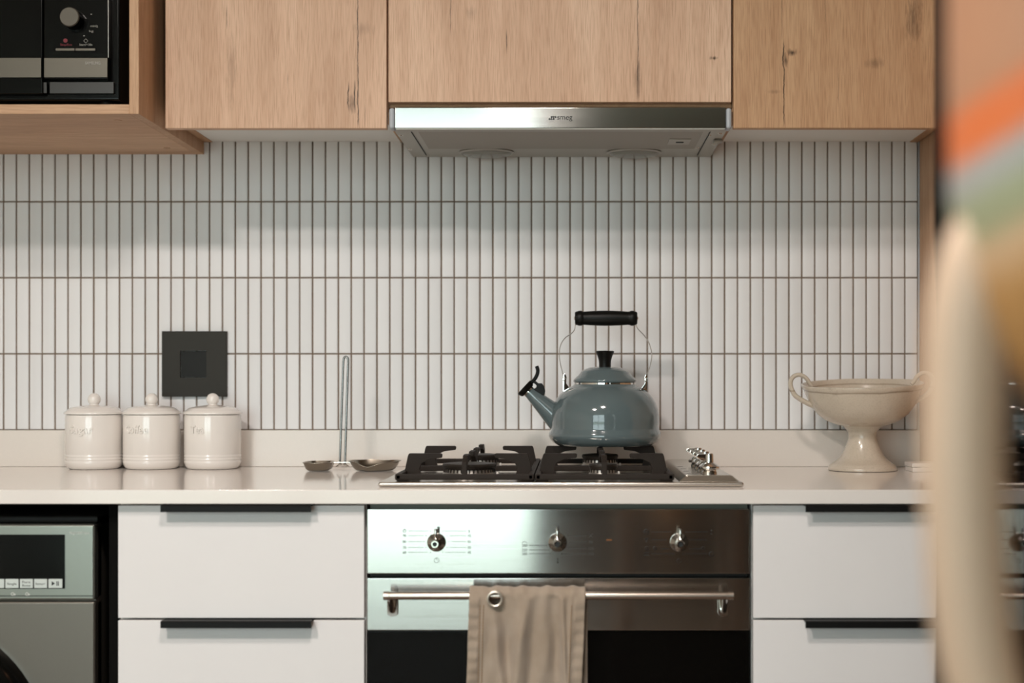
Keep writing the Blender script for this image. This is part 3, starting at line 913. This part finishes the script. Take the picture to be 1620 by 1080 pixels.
# ------------------------------------------------------------------ towel
def towel():
    X0, X1 = wx(742.5, 2.152), wx(926, 2.152)
    wdt = X1 - X0
    yb, zc = yd(DB), zh
    R0 = .0145                       # the towel is folded, so it rides high on the bar
    Lf, Lb = .34, .30
    nu, nv = 84, 190
    arc = PI * R0
    tot = Lb + arc + Lf
    gx, gz = wx(783, 2.150), wz(947, 2.150)
    bm = bmesh.new()
    grid = []
    def fold(u, s):                  # outward waviness, s = distance below the bar on the front
        k = min(1, s / .06)
        g = lambda c, w: math.exp(-((u - c) / w) ** 2)
        f = .0018 * math.sin(u * 11 + 1.2 + s * 6)
        f += .0075 * g(.80 + s * .42, .030) - .0050 * g(.72 + s * .40, .05)          # sharp fold running down to the right hem
        f += .0050 * g(.885 + s * .05, .022)
        f += .0062 * g(.50 - s * .75, .055) - .0048 * g(.60 - s * .62, .05)          # long fold from the top towards the left
        f += .0055 * g(.20 + s * .70, .045) * min(1, s / .03) - .0040 * g(.29 + s * .62, .05)
        f += .0045 * g(.33 + s * .55, .03) * max(0, min(1, (s - .10) / .05))
        f += .0010 * math.sin(u * 23 - s * 30) + .0007 * math.sin(u * 41 + s * 55)
        return f * 1.5 * (.35 + .65 * k)
    for j in range(nv + 1):
        s = tot * j / nv
        row = []
        for i in range(nu + 1):
            u = i / nu
            x = X0 + wdt * u
            if s < Lb:
                d = Lb - s
                p = (x + .0035 * (1 if u > .5 else 0) * u, yb + R0 * .9 + .002 * math.sin(u * 9 + d * 14), zc - d)
            elif s < Lb + arc:
                a = (s - Lb) / R0
                rr = R0 + .0009 * math.sin(u * 30) + .0007 * math.sin(u * 57 + 1)
                p = (x, yb + rr * math.cos(a), zc + rr * math.sin(a))
            else:
                d = s - Lb - arc
                flare = -.010 * d / .34 if u < .5 else -.014 * d / .34
                edge = 0.0
                if u < .085: edge = .0022 * abs(math.sin(d * 190)) + .0012
                if u > .905: edge = .0020 * abs(math.sin(d * 170 + u * 3)) + .0012
                p = (x + flare * (1 if u < .5 else 1) * (1 - u if u < .5 else u), yb - R0 - fold(u, d) - edge, zc - d)
            row.append(bm.verts.new(p))
        grid.append(row)
    for j in range(nv):
        for i in range(nu):
            c = (grid[j][i].co + grid[j + 1][i + 1].co) / 2
            if c.y < yb - R0 * .6 and (c.x - gx) ** 2 + (c.z - gz) ** 2 < .0098 ** 2: continue
            bm.faces.new((grid[j][i], grid[j][i + 1], grid[j + 1][i + 1], grid[j + 1][i]))
    loose = [v for v in bm.verts if not v.link_faces]
    bmesh.ops.delete(bm, geom=loose, context='VERTS')
    r = root('hand_towel', ((X0 + X1) / 2, yb, zc - .34), 'taupe cotton hand towel with an eyelet hung over the oven handle', 'towel')
    cl = obj('cloth', bm, M['cotton'], r, angle=80)
    so = cl.modifiers.new('thickness', 'SOLIDIFY')
    so.thickness = .0028
    so.offset = -1
    # eyelet
    yy = yb - R0 - .0032
    obj('eyelet', lathe([(.0088, .0012), (.0086, -.0008), (.0090, -.0026), (.0105, -.0033), (.0122, -.0026), (.0128, -.0006), (.0126, .001)], gx, yy, gz, 40, axis='y'), M['eyelet'], r)
    # stitched seams along both hems
    for u, n in ((.095, 1), (.125, 1), (.885, 1)):
        b = bmesh.new()
        dd = .012
        while dd < .33:
            flare = (-.010 if u < .5 else -.014)
            def pt(d):
                return Vector((X0 + wdt * u + flare * d / .34 * (1 - u if u < .5 else u), yb - R0 - fold(u, d) - .0008, zc - d))
            tube([pt(dd), pt(dd + .0035)], .0006, 6, bm=b)
            dd += .0048
        obj('stitching', b, M['stitch'], r)
towel()

# ------------------------------------------------------------------ gas hob
HBX0, HBX1 = wx(598, 2.250), wx(1177, 2.250)
HD0, HD1 = 2.250, 2.752
r = hob = root('gas_hob', ((HBX0 + HBX1) / 2, yd(2.5), .9003), 'stainless four burner gas hob with cast iron pan supports', 'hob')
t = box(HBX0, HBX1, yd(HD0), yd(HD1), .9003, .9075, .0034, 3)
obj('tray', t, M['steel_tray'], r)
ramp = [(.170, .9073), (.1815, .9165), (.1845, .9176), (.2520, .9176), (.2555, .9165), (.2655, .9073)]
b = prism(ramp, yd(2.262), yd(2.738), 'y', .0008)
for v in b.verts:
    if v.co.z > .910:
        if v.co.y < yd(2.30): v.co.y += .007
        elif v.co.y > yd(2.70): v.co.y -= .007
obj('knob_panel', b, M['steel_tray'], r)
for i, D in enumerate((2.300, 2.366, 2.432, 2.498)):
    X, Y, Z = .2216, yd(D), .9176
    kn = obj('knob', lathe([(0.0127, 0.0000), (0.0132, 0.0033), (0.0120, 0.0046), (0.0116, 0.0075), (0.0165, 0.0077), (0.0172, 0.0094), (0.0168, 0.0123), (0.0112, 0.0165), (0.0073, 0.0185), (0.0066, 0.0319), (0.0057, 0.0330), (0.0040, 0.0330), (0.0038, 0.0297), (0, .027)], X, Y, Z, 36), M['chrome'], r)
    b = prism([(X - .003, Z + .0190), (X - .003, Z + .0322), (X - .0180, Z + .0322), (X - .0210, Z + .0300), (X - .0210, Z + .0270), (X - .0140, Z + .0215)], Y - .0034, Y + .0034, 'y', .0012)
    obj('lever', b, M['chrome'], kn)
    b = box(.1850, .1945, Y - .0015, Y + .0015, .91755, .9179)
    obj('burner_symbol', b, M['print_black'], r, smooth=False)
# burners
def burner(x, D, rc, h):
    y = yd(D)
    z = .9076
    bs = obj('burner', lathe([(rc * 1.22, 0), (rc * 1.20, .003), (rc * 1.02, .005), (rc * .97, .008), (rc * .95, h - .004), (0, h - .004)], x, y, z, 48), M['burner_ring'], hob)
    b = lathe([(0, h - .0035), (rc * .93, h - .0035), (rc * 1.0, h + .0005), (rc * 1.03, h + .003), (rc * .98, h + .0058), (rc * .6, h + .0072), (0, h + .0078)], x, y, z, 48)
    obj('burner_cap', b, M['burner_cap'], bs)
    b = bmesh.new()
    n = int(rc * 900)
    for i in range(n):
        a = 2 * PI * i / n
        t = box(-.0012, .0012, rc * .94, rc * .985, h - .0085, h - .0028)
        bmesh.ops.rotate(t, verts=t.verts, cent=(0, 0, 0), matrix=Matrix.Rotation(a, 3, 'Z'))
        bmesh.ops.translate(t, verts=t.verts, vec=(x, y, z))
        merge(b, t)
    tag(obj('flame_slots', b, M['burner_cap'], bs, smooth=False), kind='stuff')
    obj('igniter', lathe([(0, .010), (.0018, .010), (.002, .006), (.002, 0)], x + rc * 1.1, y - rc * .55, z, 10), M['white_glaze'], bs)
GXL, GXR = (-.2825, -.0605), (-.0595, .1630)
xl, xr_ = sum(GXL) / 2, sum(GXR) / 2
DFB, DRB = 2.375, 2.630
burner(xl, DFB, .0440, .0170)
burner(xl + .004, DRB, .0330, .0190)
burner(xr_, DFB, .0235, .0160)
burner(xr_, DRB, .0330, .0190)
def grate(gx, name='pan_support'):
    a, c = gx
    b = bmesh.new()
    zb0, zt0 = .9095, .9195
    ZT = .9480
    y0, y1 = yd(2.266), yd(2.736)
    w = .010
    for X in (a, c - w):
        box(X, X + w, y0, y1, zb0, zt0, .002, bm=b)
    for Y in (y0, y1 - w, yd(2.5) - w / 2):
        box(a + .001, c - .001, Y, Y + w, zb0 + .0003, zt0 - .0003, .002, bm=b)
    for X in (a + .002, c - .022):
        for Y in (y0 + .002, y1 - .022):
            box(X, X + .02, Y, Y + .02, .9077, zb0 + .003, .002, bm=b)
    m = (a + c) / 2
    for D in (DFB - .02, DRB + .005):
        Y = yd(D)
        for s, e in ((1, a), (-1, c)):
            poly = [(0.004, zb0 + .001), (.011, ZT - .004), (.013, ZT), (.066, ZT), (.068, ZT - .002), (.067, ZT - .0075), (.046, ZT - .010), (.034, ZT - .016), (.030, ZT - .026), (.034, zb0 + .001)]
            pts = [(e + s * p[0], p[1]) for p in poly]
            prism(pts, Y - .0045, Y + .0045, 'y', .0012, bm=b)
    # fingers running front to back on the centre line
    def fing(d0, d1, base, tip):
        # base and tip are distances from camera
        s = 1 if tip > base else -1
        B, T = yd(base), yd(tip)
        L = T - B
        pts = [(B, zb0 + .001), (B, ZT - .010), (B + L * .35, ZT), (T, ZT), (T, ZT - .008), (B + L * .42, ZT - .011), (B + s * .011, ZT - .022), (B + s * .011, zb0 + .001)]
        prism(pts, m - .0042, m + .0042, 'x', .0012, bm=b)
    fing(0, 0, 2.267, 2.335)
    fing(0, 0, 2.735, 2.672)
    fing(0, 0, 2.5045, 2.582)
    fing(0, 0, 2.4955, 2.420)
    obj(name, b, M['cast_iron'], hob, angle=30)
grate(GXL)
grate(GXR)

# ------------------------------------------------------------------ kettle
DK = 2.640
kk = DK / F
KX, KY, KZ = wx(957, DK), yd(DK), .9482
r = root('kettle', (KX, KY, KZ), 'blue-grey enamel whistling kettle standing on the hob', 'kettle')
prof = [(0, .0008), (.078, .0008), (.088, .001), (.096, .006), (.1020, .0125), (.1044, .0185), (.1034, .0245), (.1006, .0300), (.0998, .034), (.1012, .045), (.1005, .058), (.0985, .068), (.0950, .078), (.0900, .0870), (.0835, .0950), (.0755, .1020), (.0660, .1080), (.0590, .1115), (.0570, .1150), (.0560, .1150), (.0560, .1100), (.0, .1100)]
body = obj('body', lathe(prof, KX, KY, KZ, 72), M['enamel'], r, angle=60)
obj('rim_band', lathe([(.0572, .1125), (.0580, .1135), (.0578, .1165), (.0560, .1168)], KX, KY, KZ, 64), M['chrome'], r)
lid = obj('lid', lathe([(0.050, .1150), (.0575, .1172), (.0588, .1190), (.0585, .1215), (.0560, .1245), (.0515, .1290), (.0470, .1330), (.0445, .1365), (.0425, .1385), (.0395, .1400), (.0345, .1430), (.0280, .1450), (.0180, .1462), (0, .1465)], KX, KY, KZ, 64), M['enamel'], r, angle=60)
obj('lid_knob', lathe([(0, .1460), (.0112, .1460), (.0110, .1520), (.0118, .1590), (.0138, .1660), (.0166, .1720), (.0172, .1742), (.0160, .1756), (0, .1762)], KX, KY, KZ, 40), M['phenolic'], lid)
def KP(px, py, dy=0): return Vector((wx(px, DK), KY + dy, wz(py, DK)))
tip = KP(836, 618.7)
ax = Vector((.724, 0, -.669)).normalized()
R = lambda px: px * kk
sp = tube([tip, tip + ax * R(3), tip + ax * R(18), tip + ax * R(36), tip + ax * R(52), tip + ax * R(74)], [R(9.4), R(9.4), R(12), R(15.2), R(18.4), R(22)], 36)
obj('spout', sp, M['enamel'], r, angle=60)
obj('spout_rim', tube([tip + ax * R(-.6), tip + ax * R(1.6)], [R(9.9), R(9.9)], 36), M['chrome'], r)
wc = tip - ax * R(1)
wh = obj('whistle', tube([wc + ax * R(.2), wc - ax * R(2), wc - ax * R(7.6), wc - ax * R(8.8)], [R(11.6), R(13.6), R(15), R(14.2)], 36), M['phenolic'], r)
C12 = lambda x, y, dy=0: KP(810 + x / 12, 570 + y / 12, dy)
obj('whistle_lever', tube(spline([C12(355, 430), C12(405, 385), C12(450, 325), C12(482, 250), C12(490, 180), C12(466, 108)], 5), R(3.0), 14, flat=(1, 1.8)), M['phenolic'], wh)
poly = [(395, 420), (440, 380), (500, 432), (565, 430), (610, 490), (632, 580), (622, 640), (596, 672), (540, 645), (420, 560), (412, 535), (455, 520), (472, 478), (430, 440)]
b = prism([(C12(*p).x, C12(*p).z) for p in poly], KY - .0075, KY + .0075, 'y', .0022)
obj('whistle_hinge', b, M['phenolic'], wh)
C4 = lambda x, y, dy=0: KP(800 + x / 4.154, 470 + y / 4.154, dy)
left = [(377, 560), (374, 500), (360, 440), (352, 375), (361, 315), (388, 270), (428, 241), (450, 217), (458, 182), (461, 140)]
right = [(931, 560), (934, 500), (951, 445), (960, 385), (953, 335), (934, 285), (903, 243), (868, 207), (856, 178), (853, 140)]
for side in (left, right):
    obj('handle_strap', tube(spline([C4(*p) for p in side], 5), .0014, 12, flat=(.8, 2.8)), M['chrome'], r)
for pts, rv in ((((372, 560), (377, 505), (392, 500), (402, 528), (398, 565), (426, 602), (376, 625)), (386, 540)), (((934, 560), (931, 508), (918, 505), (908, 530), (912, 565), (884, 604), (930, 622)), (922, 542))):
    br = obj('handle_bracket', prism([(C4(*p).x, C4(*p).z) for p in pts], KY - .006, KY + .006, 'y', .0012), M['chrome'], r)
    p = C4(*rv)
    obj('rivet', lathe([(0, -.0098), (.0032, -.0092), (.0040, -.0072), (.0040, .0072), (.0032, .0092), (0, .0098)], p.x, KY, p.z, 20, axis='y'), M['chrome'], br)
gp = [(455, 0), (455, 38), (463, 44), (474, 46), (480, 49.5), (498, 49.5), (505, 45), (516, 44), (560, 47), (620, 49.5), (660, 50), (700, 49.5), (760, 47), (804, 44), (815, 45), (822, 49.5), (840, 49.5), (846, 46), (857, 44), (864, 38), (864, 0)]
gc = C4(660, 138)
obj('grip', lathe([(q / 4.154 * kk, (p - 660) / 4.154 * kk) for p, q in gp], gc.x, KY, gc.z, 36, axis='x'), M['phenolic'], r)
for s in (-1, 1):
    obj('grip_rivet', lathe([(0, s * .0600), (.0030, s * .0592), (.0040, s * .0570)], gc.x, KY, gc.z, 16, axis='x'), M['chrome'], r)

# ------------------------------------------------------------------ canisters
CB = [(0, 0), (.044, 0), (.0475, .0015), (.0512, .006), (.0532, .0115), (.0536, .0150), (.0528, .0162), (.0528, .0172), (.0537, .0184), (.0537, .0205), (.0529, .0217), (.0529, .0227), (.0537, .0239), (.0537, .0262), (.0529, .0274), (.0529, .0284), (.0536, .0296), (.0534, .100), (.0524, .1035), (.0500, .1038), (.0495, .101), (.0495, .008), (0, .008)]
CL = [(.0, .1045), (.0500, .1042), (.0552, .1046), (.0556, .1062), (.0548, .1084), (.0505, .1118), (.0478, .1135), (.0462, .1152), (.0440, .1165), (.0330, .1192), (.0200, .1208), (.0110, .1218), (.0085, .1226), (.0082, .1236)]
CLN = [(.0082, .1232)] + [(.0121 * math.sin(a), .1326 - .0121 * math.cos(a)) for a in [PI * (i + 4) / 20 for i in range(17)]]
CLN[-1] = (0, .1447)
def canister(px, word, wang, wwidth, label):
    D = 2.7345
    X, Y, Z = wx(px, D), yd(D), .9001
    r = root('canister', (X, Y, Z), label, 'canister', 'cream lidded canisters')
    bd = obj('body', lathe(CB, X, Y, Z, 72), M['cream'], r, angle=50)
    ld = obj('lid', lathe(CL, X, Y, Z, 72), M['cream'], r, angle=50)
    obj('lid_knob', lathe(CLN, X, Y, Z, 32), M['cream'], ld, angle=60)
    t = text_bm(word, .021, 'CENTER', .0017, wwidth, .0005)
    for v in t.verts:
        a = wang + v.co.x / .0536
        rr = .0538 + v.co.z
        v.co = Vector((X + rr * math.sin(a), Y - rr * math.cos(a), Z + .0695 + v.co.y))
    obj('embossed_word', t, M['cream'], bd, smooth=False)
canister(149, 'Sugar', -.17, .047, 'cream lidded canister embossed Sugar on the worktop')
canister(240, 'Coffee', -.30, .049, 'cream lidded canister embossed Coffee between two like it')
canister(336.5, 'Tea', -.32, .028, 'cream lidded canister embossed Tea below the dark switch plate')

# ------------------------------------------------------------------ switch plate
x0, x1, z0, z1 = wx(258, DW), wx(360, DW), wz(627, DW), wz(524, DW)
i0, i1, j0, j1 = wx(287, DW), wx(328.5, DW), wz(597, DW), wz(555, DW)
r = root('wall_switch', ((x0 + x1) / 2, -.005, z0), 'square dark bronze switch plate on the tiled wall', 'switch')
b = bmesh.new()
ys = [-.0095, -.0008]
def quad_ring(o, i, y0_, y1_):
    A = [b.verts.new((x, y, z)) for (x, z), y in [((o[0], o[2]), y0_), ((o[1], o[2]), y0_), ((o[1], o[3]), y0_), ((o[0], o[3]), y0_)]]
    B = [b.verts.new((x, y, z)) for (x, z), y in [((i[0], i[2]), y1_), ((i[1], i[2]), y1_), ((i[1], i[3]), y1_), ((i[0], i[3]), y1_)]]
    for q in range(4): b.faces.new((A[q], A[(q + 1) % 4], B[(q + 1) % 4], B[q]))
O, I = (x0, x1, z0, z1), (i0, i1, j0, j1)
ch = .0008
O2 = (x0 + ch, x1 - ch, z0 + ch, z1 - ch)
quad_ring(O, O, ys[1], ys[0] + ch); quad_ring(O, O2, ys[0] + ch, ys[0]); quad_ring(O2, I, ys[0], ys[0]); quad_ring(I, I, ys[0], ys[0] + .004)
bmesh.ops.remove_doubles(b, verts=b.verts, dist=1e-6)
obj('plate', b, M['switch'], r, smooth=False)
obj('rocker', box(i0 + .0006, i1 - .0006, ys[0] + .0028, ys[1] - .001, j0 + .0006, j1 - .0006, .0004), M['switch_in'], r)

# ------------------------------------------------------------------ spoon rest with an upright loop
DS = 2.665
def dish(px0, px1, pb0, pb1, depth, zr, zb, wave, n=56, sq=.5):
    """shallow sheet metal dish: rim from px0..px1, foot from pb0..pb1"""
    xa, xb, xc, xd_ = wx(px0, DS), wx(px1, DS), wx(pb0, DS), wx(pb1, DS)
    b = bmesh.new()
    rings = []
    def sup(a, e):
        c, s = math.cos(a), math.sin(a)
        return math.copysign(abs(c) ** e, c), math.copysign(abs(s) ** e, s)
    for t, z in ((1.10, zr - .0004), (1.0, zr), (.8, zr + (zb - zr) * .42), (.55, zr + (zb - zr) * .8), (.25, zb + .0006), (.0, zb + .0004)):
        ring = []
        for i in range(n):
            a = 2 * PI * i / n
            c, s = sup(a, sq)
            q = max(0, min(1, t))
            mx = (xa + xb) / 2 * q + (xc + xd_) / 2 * (1 - q)
            rx = ((xb - xa) / 2 * q + (xd_ - xc) / 2 * (1 - q)) * (1.06 if t > 1 else 1)
            ry = depth * (.62 + .38 * q) * (1.06 if t > 1 else 1)
            zz = z + wave(c, s) * max(0, min(1, (t - .25) / .75))
            ring.append(b.verts.new((mx + rx * c, yd(DS) + ry * s, zz)))
        rings.append(ring)
    for A, B in zip(rings, rings[1:]):
        for i in range(n):
            b.faces.new((A[i], A[(i + 1) % n], B[(i + 1) % n], B[i]))
    b.faces.new(rings[-1])
    return b
zr_ = .9165
r = root('spoon_rest', (wx(545, DS), yd(DS), .9003), 'polished steel double spoon rest with a tall upright loop', 'spoon rest')
d1 = obj('small_dish', dish(482, 528, 491, 518, .038, zr_, .9012, lambda c, s: 0, sq=.62), M['dish_steel'], r, angle=50)
d2 = obj('leaf_dish', dish(554, 632, 568, 618, .040, zr_, .9012, lambda c, s: .0035 * max(0, abs(c) - .2) - .0075 * math.exp(-((c + .18) / .34) ** 2) * (1 if s < 0 else -.35) , sq=.8), M['dish_steel'], r, angle=50)
for d in (d1, d2):
    so = d.modifiers.new('sheet', 'SOLIDIFY'); so.thickness = .0009; so.offset = 0
b = box(wx(524, DS), wx(560, DS), yd(DS) - .012, yd(DS) + .012, zr_ - .0012, zr_ + .0002, .0004)
obj('bridge', b, M['steel_plain'], r)
Q = lambda px, py, dy=0: Vector((wx(px, DS), yd(DS) + dy, wz(py, DS)))
loop = [Q(537.6, 733), Q(543.2, 571), Q(543.8, 567), Q(545.3, 564.6), Q(547.6, 564), Q(549.8, 565.4), Q(550.8, 568), Q(550.8, 572), Q(545.8, 733)]
obj('upright_loop', tube(loop, .0021, 14), M['dark_chrome'], r)
b = bmesh.new()
for s in (-1, 1):
    tube(spline([Q(542 + 2 * s, 733.4), Q(542 + 5 * s, 734.5), Q(542 + 9.5 * s, 738)], 4), .0013, 8, bm=b)
    tube(spline([Q(542 + 1 * s, 733.4), Q(542 + 3 * s, 735.5), Q(542 + 5 * s, 734)], 4), .0011, 8, bm=b)
obj('clip', b, M['chrome'], r)

# ------------------------------------------------------------------ pedestal bowl
DP = 2.676
PXc, PYc, PZc = wx(1364.5, DP), yd(DP), .9001
outer = [(0, 0), (.060, 0), (.0640, .0008), (.0645, .0040), (.0630, .0065), (.0618, .0080), (.0612, .0098), (.0560, .0135), (.0480, .0190), (.0405, .0258), (.0345, .0370), (.0300, .0490), (.0262, .0620), (.0262, .0690), (.0285, .0745), (.0330, .0805), (.0365, .0832)]
bowl = [(.0365, .0832), (.0480, .0860), (.0600, .0902), (.0710, .0955), (.0846, .1065), (.0966, .1227), (.1050, .1405), (.1085, .1500), (.1098, .1540), (.1112, .1552), (.1140, .1610), (.1140, .1632), (.1118, .1640), (.1095, .1615), (.1060, .1500), (.0980, .1320), (.0850, .1140), (.0650, .0990), (.0400, .0910), (0, .0890)]
r = root('pedestal_bowl', (PXc, PYc, PZc), 'crackled cream stoneware pedestal bowl with two curled handles', 'bowl')
obj('pedestal', lathe(outer, PXc, PYc, PZc, 64), M['stoneware'], r, angle=50)
def tilt_b(b):
    for v in b.verts:
        x, y, h = v.co.x - PXc, v.co.y - PYc, v.co.z - PZc
        w = max(0, min(1, (h - .083) / .07))
        ang = math.atan2(y, x)
        v.co.z += w * (.075 * y + .028 * x + .0005 * math.sin(3 * ang + .6) + .0004 * math.sin(5 * ang))
    return b
obj('basin', tilt_b(lathe(bowl, PXc, PYc, PZc, 80)), M['stoneware'], r, angle=50)
HP = [(345, 420), (300, 402), (262, 382), (228, 362), (192, 335), (168, 295), (154, 248), (160, 208), (186, 178), (226, 168), (264, 182), (292, 208), (312, 240), (330, 262)]
def hpt(x, y, mirror):
    px, py = 1220 + x / 5.143, 560 + y / 5.143
    X = wx(px, DP)
    if mirror: X = 2 * PXc - X - .004
    return Vector((X, PYc - .004, wz(py, DP) + (.004 if mirror else 0)))
for mi in (False, True):
    P_ = spline([hpt(x, y, mi) for x, y in HP], 4)
    n = len(P_)
    obj('handle', tube(P_, [.0058 - .0014 * i / n for i in range(n)], 14, flat=(.85, 1.35)), M['stoneware'], r)

# small white box beside the bowl
bx0, bx1 = .628, .679
r = root('soap_box', (.655, -.165, .9001), 'small flat white lidded box beside the pedestal bowl', 'box')
by0, by1 = -.190, -.130
obj('base', box(bx0, bx1, by0, by1, .9001, .9085, .0012), M['white_glaze'], r)
obj('lid', box(bx0 - .0010, bx1 + .0005, by0 - .001, by1 + .001, .9088, .9165, .0014), M['white_glaze'], r)

# ------------------------------------------------------------------ washing machine
DWM = 2.222
kw = DWM / F
wxr = -.7456
wtop = wz(829, DWM)
r = root('washing_machine', (-1.032, -.3, 0), 'metallic grey front loading washing machine under the worktop', 'washing machine')
yw = yd(DWM)
zs = wz(950, DWM)
b = box(-1.331, wxr, yw + .010, -.03, .015, wtop - .001, .006)
obj('body', b, M['wm_body'], r)
fr = obj('front_panel', box(-1.331, wxr, yw, yw + .035, .02, zs - .001, .004, 3), M['wm_body'], r)
cp2 = obj('control_panel', box(-1.331, wxr, yw - .002, yw + .035, zs + .0006, wtop, .004, 3), M['wm_panel'], r)
obj('top_cover', box(-1.331, wxr + .001, yw + .012, -.02, wtop, wtop + .012, .004), M['black'], r)
obj('panel_groove', box(-1.325, wx(148, DWM), yw - .0024, yw - .0018, wz(942.6, DWM), wz(941.4, DWM)), M['black'], cp2, smooth=False)
dx1 = wx(103.5, DWM)
yy = yw - .0032
obj('display', box(dx1 - .22, dx1, yy, yw - .0015, wz(930.5, DWM), wz(845, DWM), .0006), M['black_gloss'], cp2)
bt = [(-15, 8.3, ''), (10, 31, 'Single'), (33, 53.5, 'Pure\nRinse'), (55.5, 76, 'Extract+'), (78, 100, '')]
for a, c, s in bt:
    bb = obj('button', box(wx(a, DWM), wx(c, DWM), yy - .0012, yy + .0002, wz(929.3, DWM), wz(915, DWM), .0005), M['wm_button'], cp2)
    if s:
        t = bmesh.new()
        lines = s.split('\n')
        for i, l in enumerate(lines):
            zz = wz(924.2 + (i - (len(lines) - 1) / 2) * 5.4, DWM)
            text_on(l, wx((a + c) / 2, DWM), zz, yy - .0013, .0050, width=.0125 if len(lines) > 1 else .0145, bm=t, th=.0002)
        obj('lettering', t, M['print'], bb, smooth=False)
pz0, pz1 = wz(925.5, DWM), wz(918.5, DWM)
b = prism([(wx(83.5, DWM), pz0), (wx(83.5, DWM), pz1), (wx(88.5, DWM), (pz0 + pz1) / 2)], yy - .0016, yy - .0011, 'y')
for a in (91, 93.4):
    box(wx(a, DWM), wx(a + 1.2, DWM), yy - .0016, yy - .0011, pz0, pz1, bm=b)
obj('play_pause_symbol', b, M['print_black'], cp2, smooth=False)
obj('lettering', text_on('9kg/1200 rpm', wx(126.5, DWM), wz(844.5, DWM), yw - .0022, .0056, width=.031, th=.0003), M['print_white'], cp2, smooth=False)
for px in (20.8, 43.5):
    b = tube([(wx(px + 2.4 * math.cos(2 * PI * i / 14), DWM), yw - .0022, wz(939 - 2.2 * math.sin(2 * PI * i / 14), DWM)) for i in range(14)], .0006, 5, closed=True)
    box(wx(px + 1.5, DWM), wx(px + 4.6, DWM), yw - .0026, yw - .0018, wz(941, DWM), wz(938.6, DWM), bm=b)
    obj('status_symbol', b, M['print_white'], cp2, smooth=False)
dcx, dcz = -1.032, wz(1190, DWM)
dd = obj('door', lathe([(.214, .004), (.212, -.012), (.205, -.024), (.192, -.032), (.176, -.030), (.165, -.018), (.160, .0)], dcx, yw, dcz, 80, axis='y'), M['black_gloss'], r)
obj('door_glass', lathe([(.164, -.016), (.14, -.022), (.09, -.014), (.0, -.008)], dcx, yw, dcz, 64, axis='y'), M['oven_glass'], dd)
# black sheet standing in for the shade inside the appliance niche
obj_n = obj('niche_shade', box(-.7245, wx(185.5, DD) - .0008, yd(DD) + .019, -.0005, 0, .8775), M['niche'], smooth=False)
place(tag(obj_n, 'black sheet standing in for the shade in the recess around the washing machine', 'panel'), (-.72, -.3, 0))

# ------------------------------------------------------------------ foreground on the right, out of focus
r = root('amber_panel', (.434, yd(1.45), 0), 'dark amber mirror glass panel behind the blurred jug, reflecting the oven', 'panel')
obj('glass', box(.4305, .4385, yd(1.20), yd(1.5995), .012, 2.2, .001, 1), M['amber'], r, smooth=False)
obj('edge_profile', box(.4255, .4435, yd(1.600), yd(1.672), 0, 2.205, .001, 1), M['niche'], r, smooth=False)
obj('foot_rail', box(.4265, .4425, yd(1.20), yd(1.5995), 0, .0118, .001, 1), M['niche'], r, smooth=False)

TT = .80
DJ = .68
r = root('side_table', (.26, yd(DJ), 0), 'small dark oak side table carrying the painted jug', 'table')
obj('tabletop', box(.10, .45, yd(DJ - .2), yd(DJ + .2), TT - .025, TT, .003), M['table'], r)
for a in (.12, .40):
    for D in (DJ - .18, DJ + .15):
        obj('leg', box(a, a + .03, yd(D), yd(D) + .03, 0, TT - .0252, .002), M['table'], r)
JX, JY = wx(1790, DJ), yd(DJ)
r = root('jug', (JX, JY, TT), 'out of focus cream jug with slanting orange and green bands', 'jug')
kj = DJ / F
jh = lambda py: wz(py, DJ) - TT          # height above the table of a photo row
jr = lambda px: px * kj                  # radius from photo pixels
jp = [(0, 0), (.056, 0), (.060, .004), (.054, .012), (.040, .028), (.036, .05), (jr(120), jh(1000)), (jr(120), jh(760)), (jr(135), jh(680)), (jr(170), jh(610)), (jr(225), jh(540)), (jr(262), jh(440)), (jr(280), jh(300)), (jr(284), jh(100)), (jr(284), jh(-120)), (jr(292), jh(-200)), (jr(284), jh(-206)), (jr(272), jh(-100)), (jr(268), jh(300)), (jr(240), jh(440)), (jr(140), jh(560)), (0, jh(590))]
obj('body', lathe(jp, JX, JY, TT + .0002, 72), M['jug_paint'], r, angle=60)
J = lambda px, py: Vector((wx(px, DJ), JY, wz(py, DJ)))
hp = spline([J(1650, 330), J(1600, 345), J(1556, 400), J(1533, 490), J(1526, 600), J(1523, 720), J(1527, 840), J(1536, 960), J(1556, 1080), J(1600, 1190), J(1690, 1270)], 6)
n = len(hp)
obj('handle', tube(hp, [jr(60 + 6 * math.sin(PI * min(1, i / n * 1.15))) for i in range(n)], 28, flat=(1, .8)), M['jug_handle'], r, angle=70)
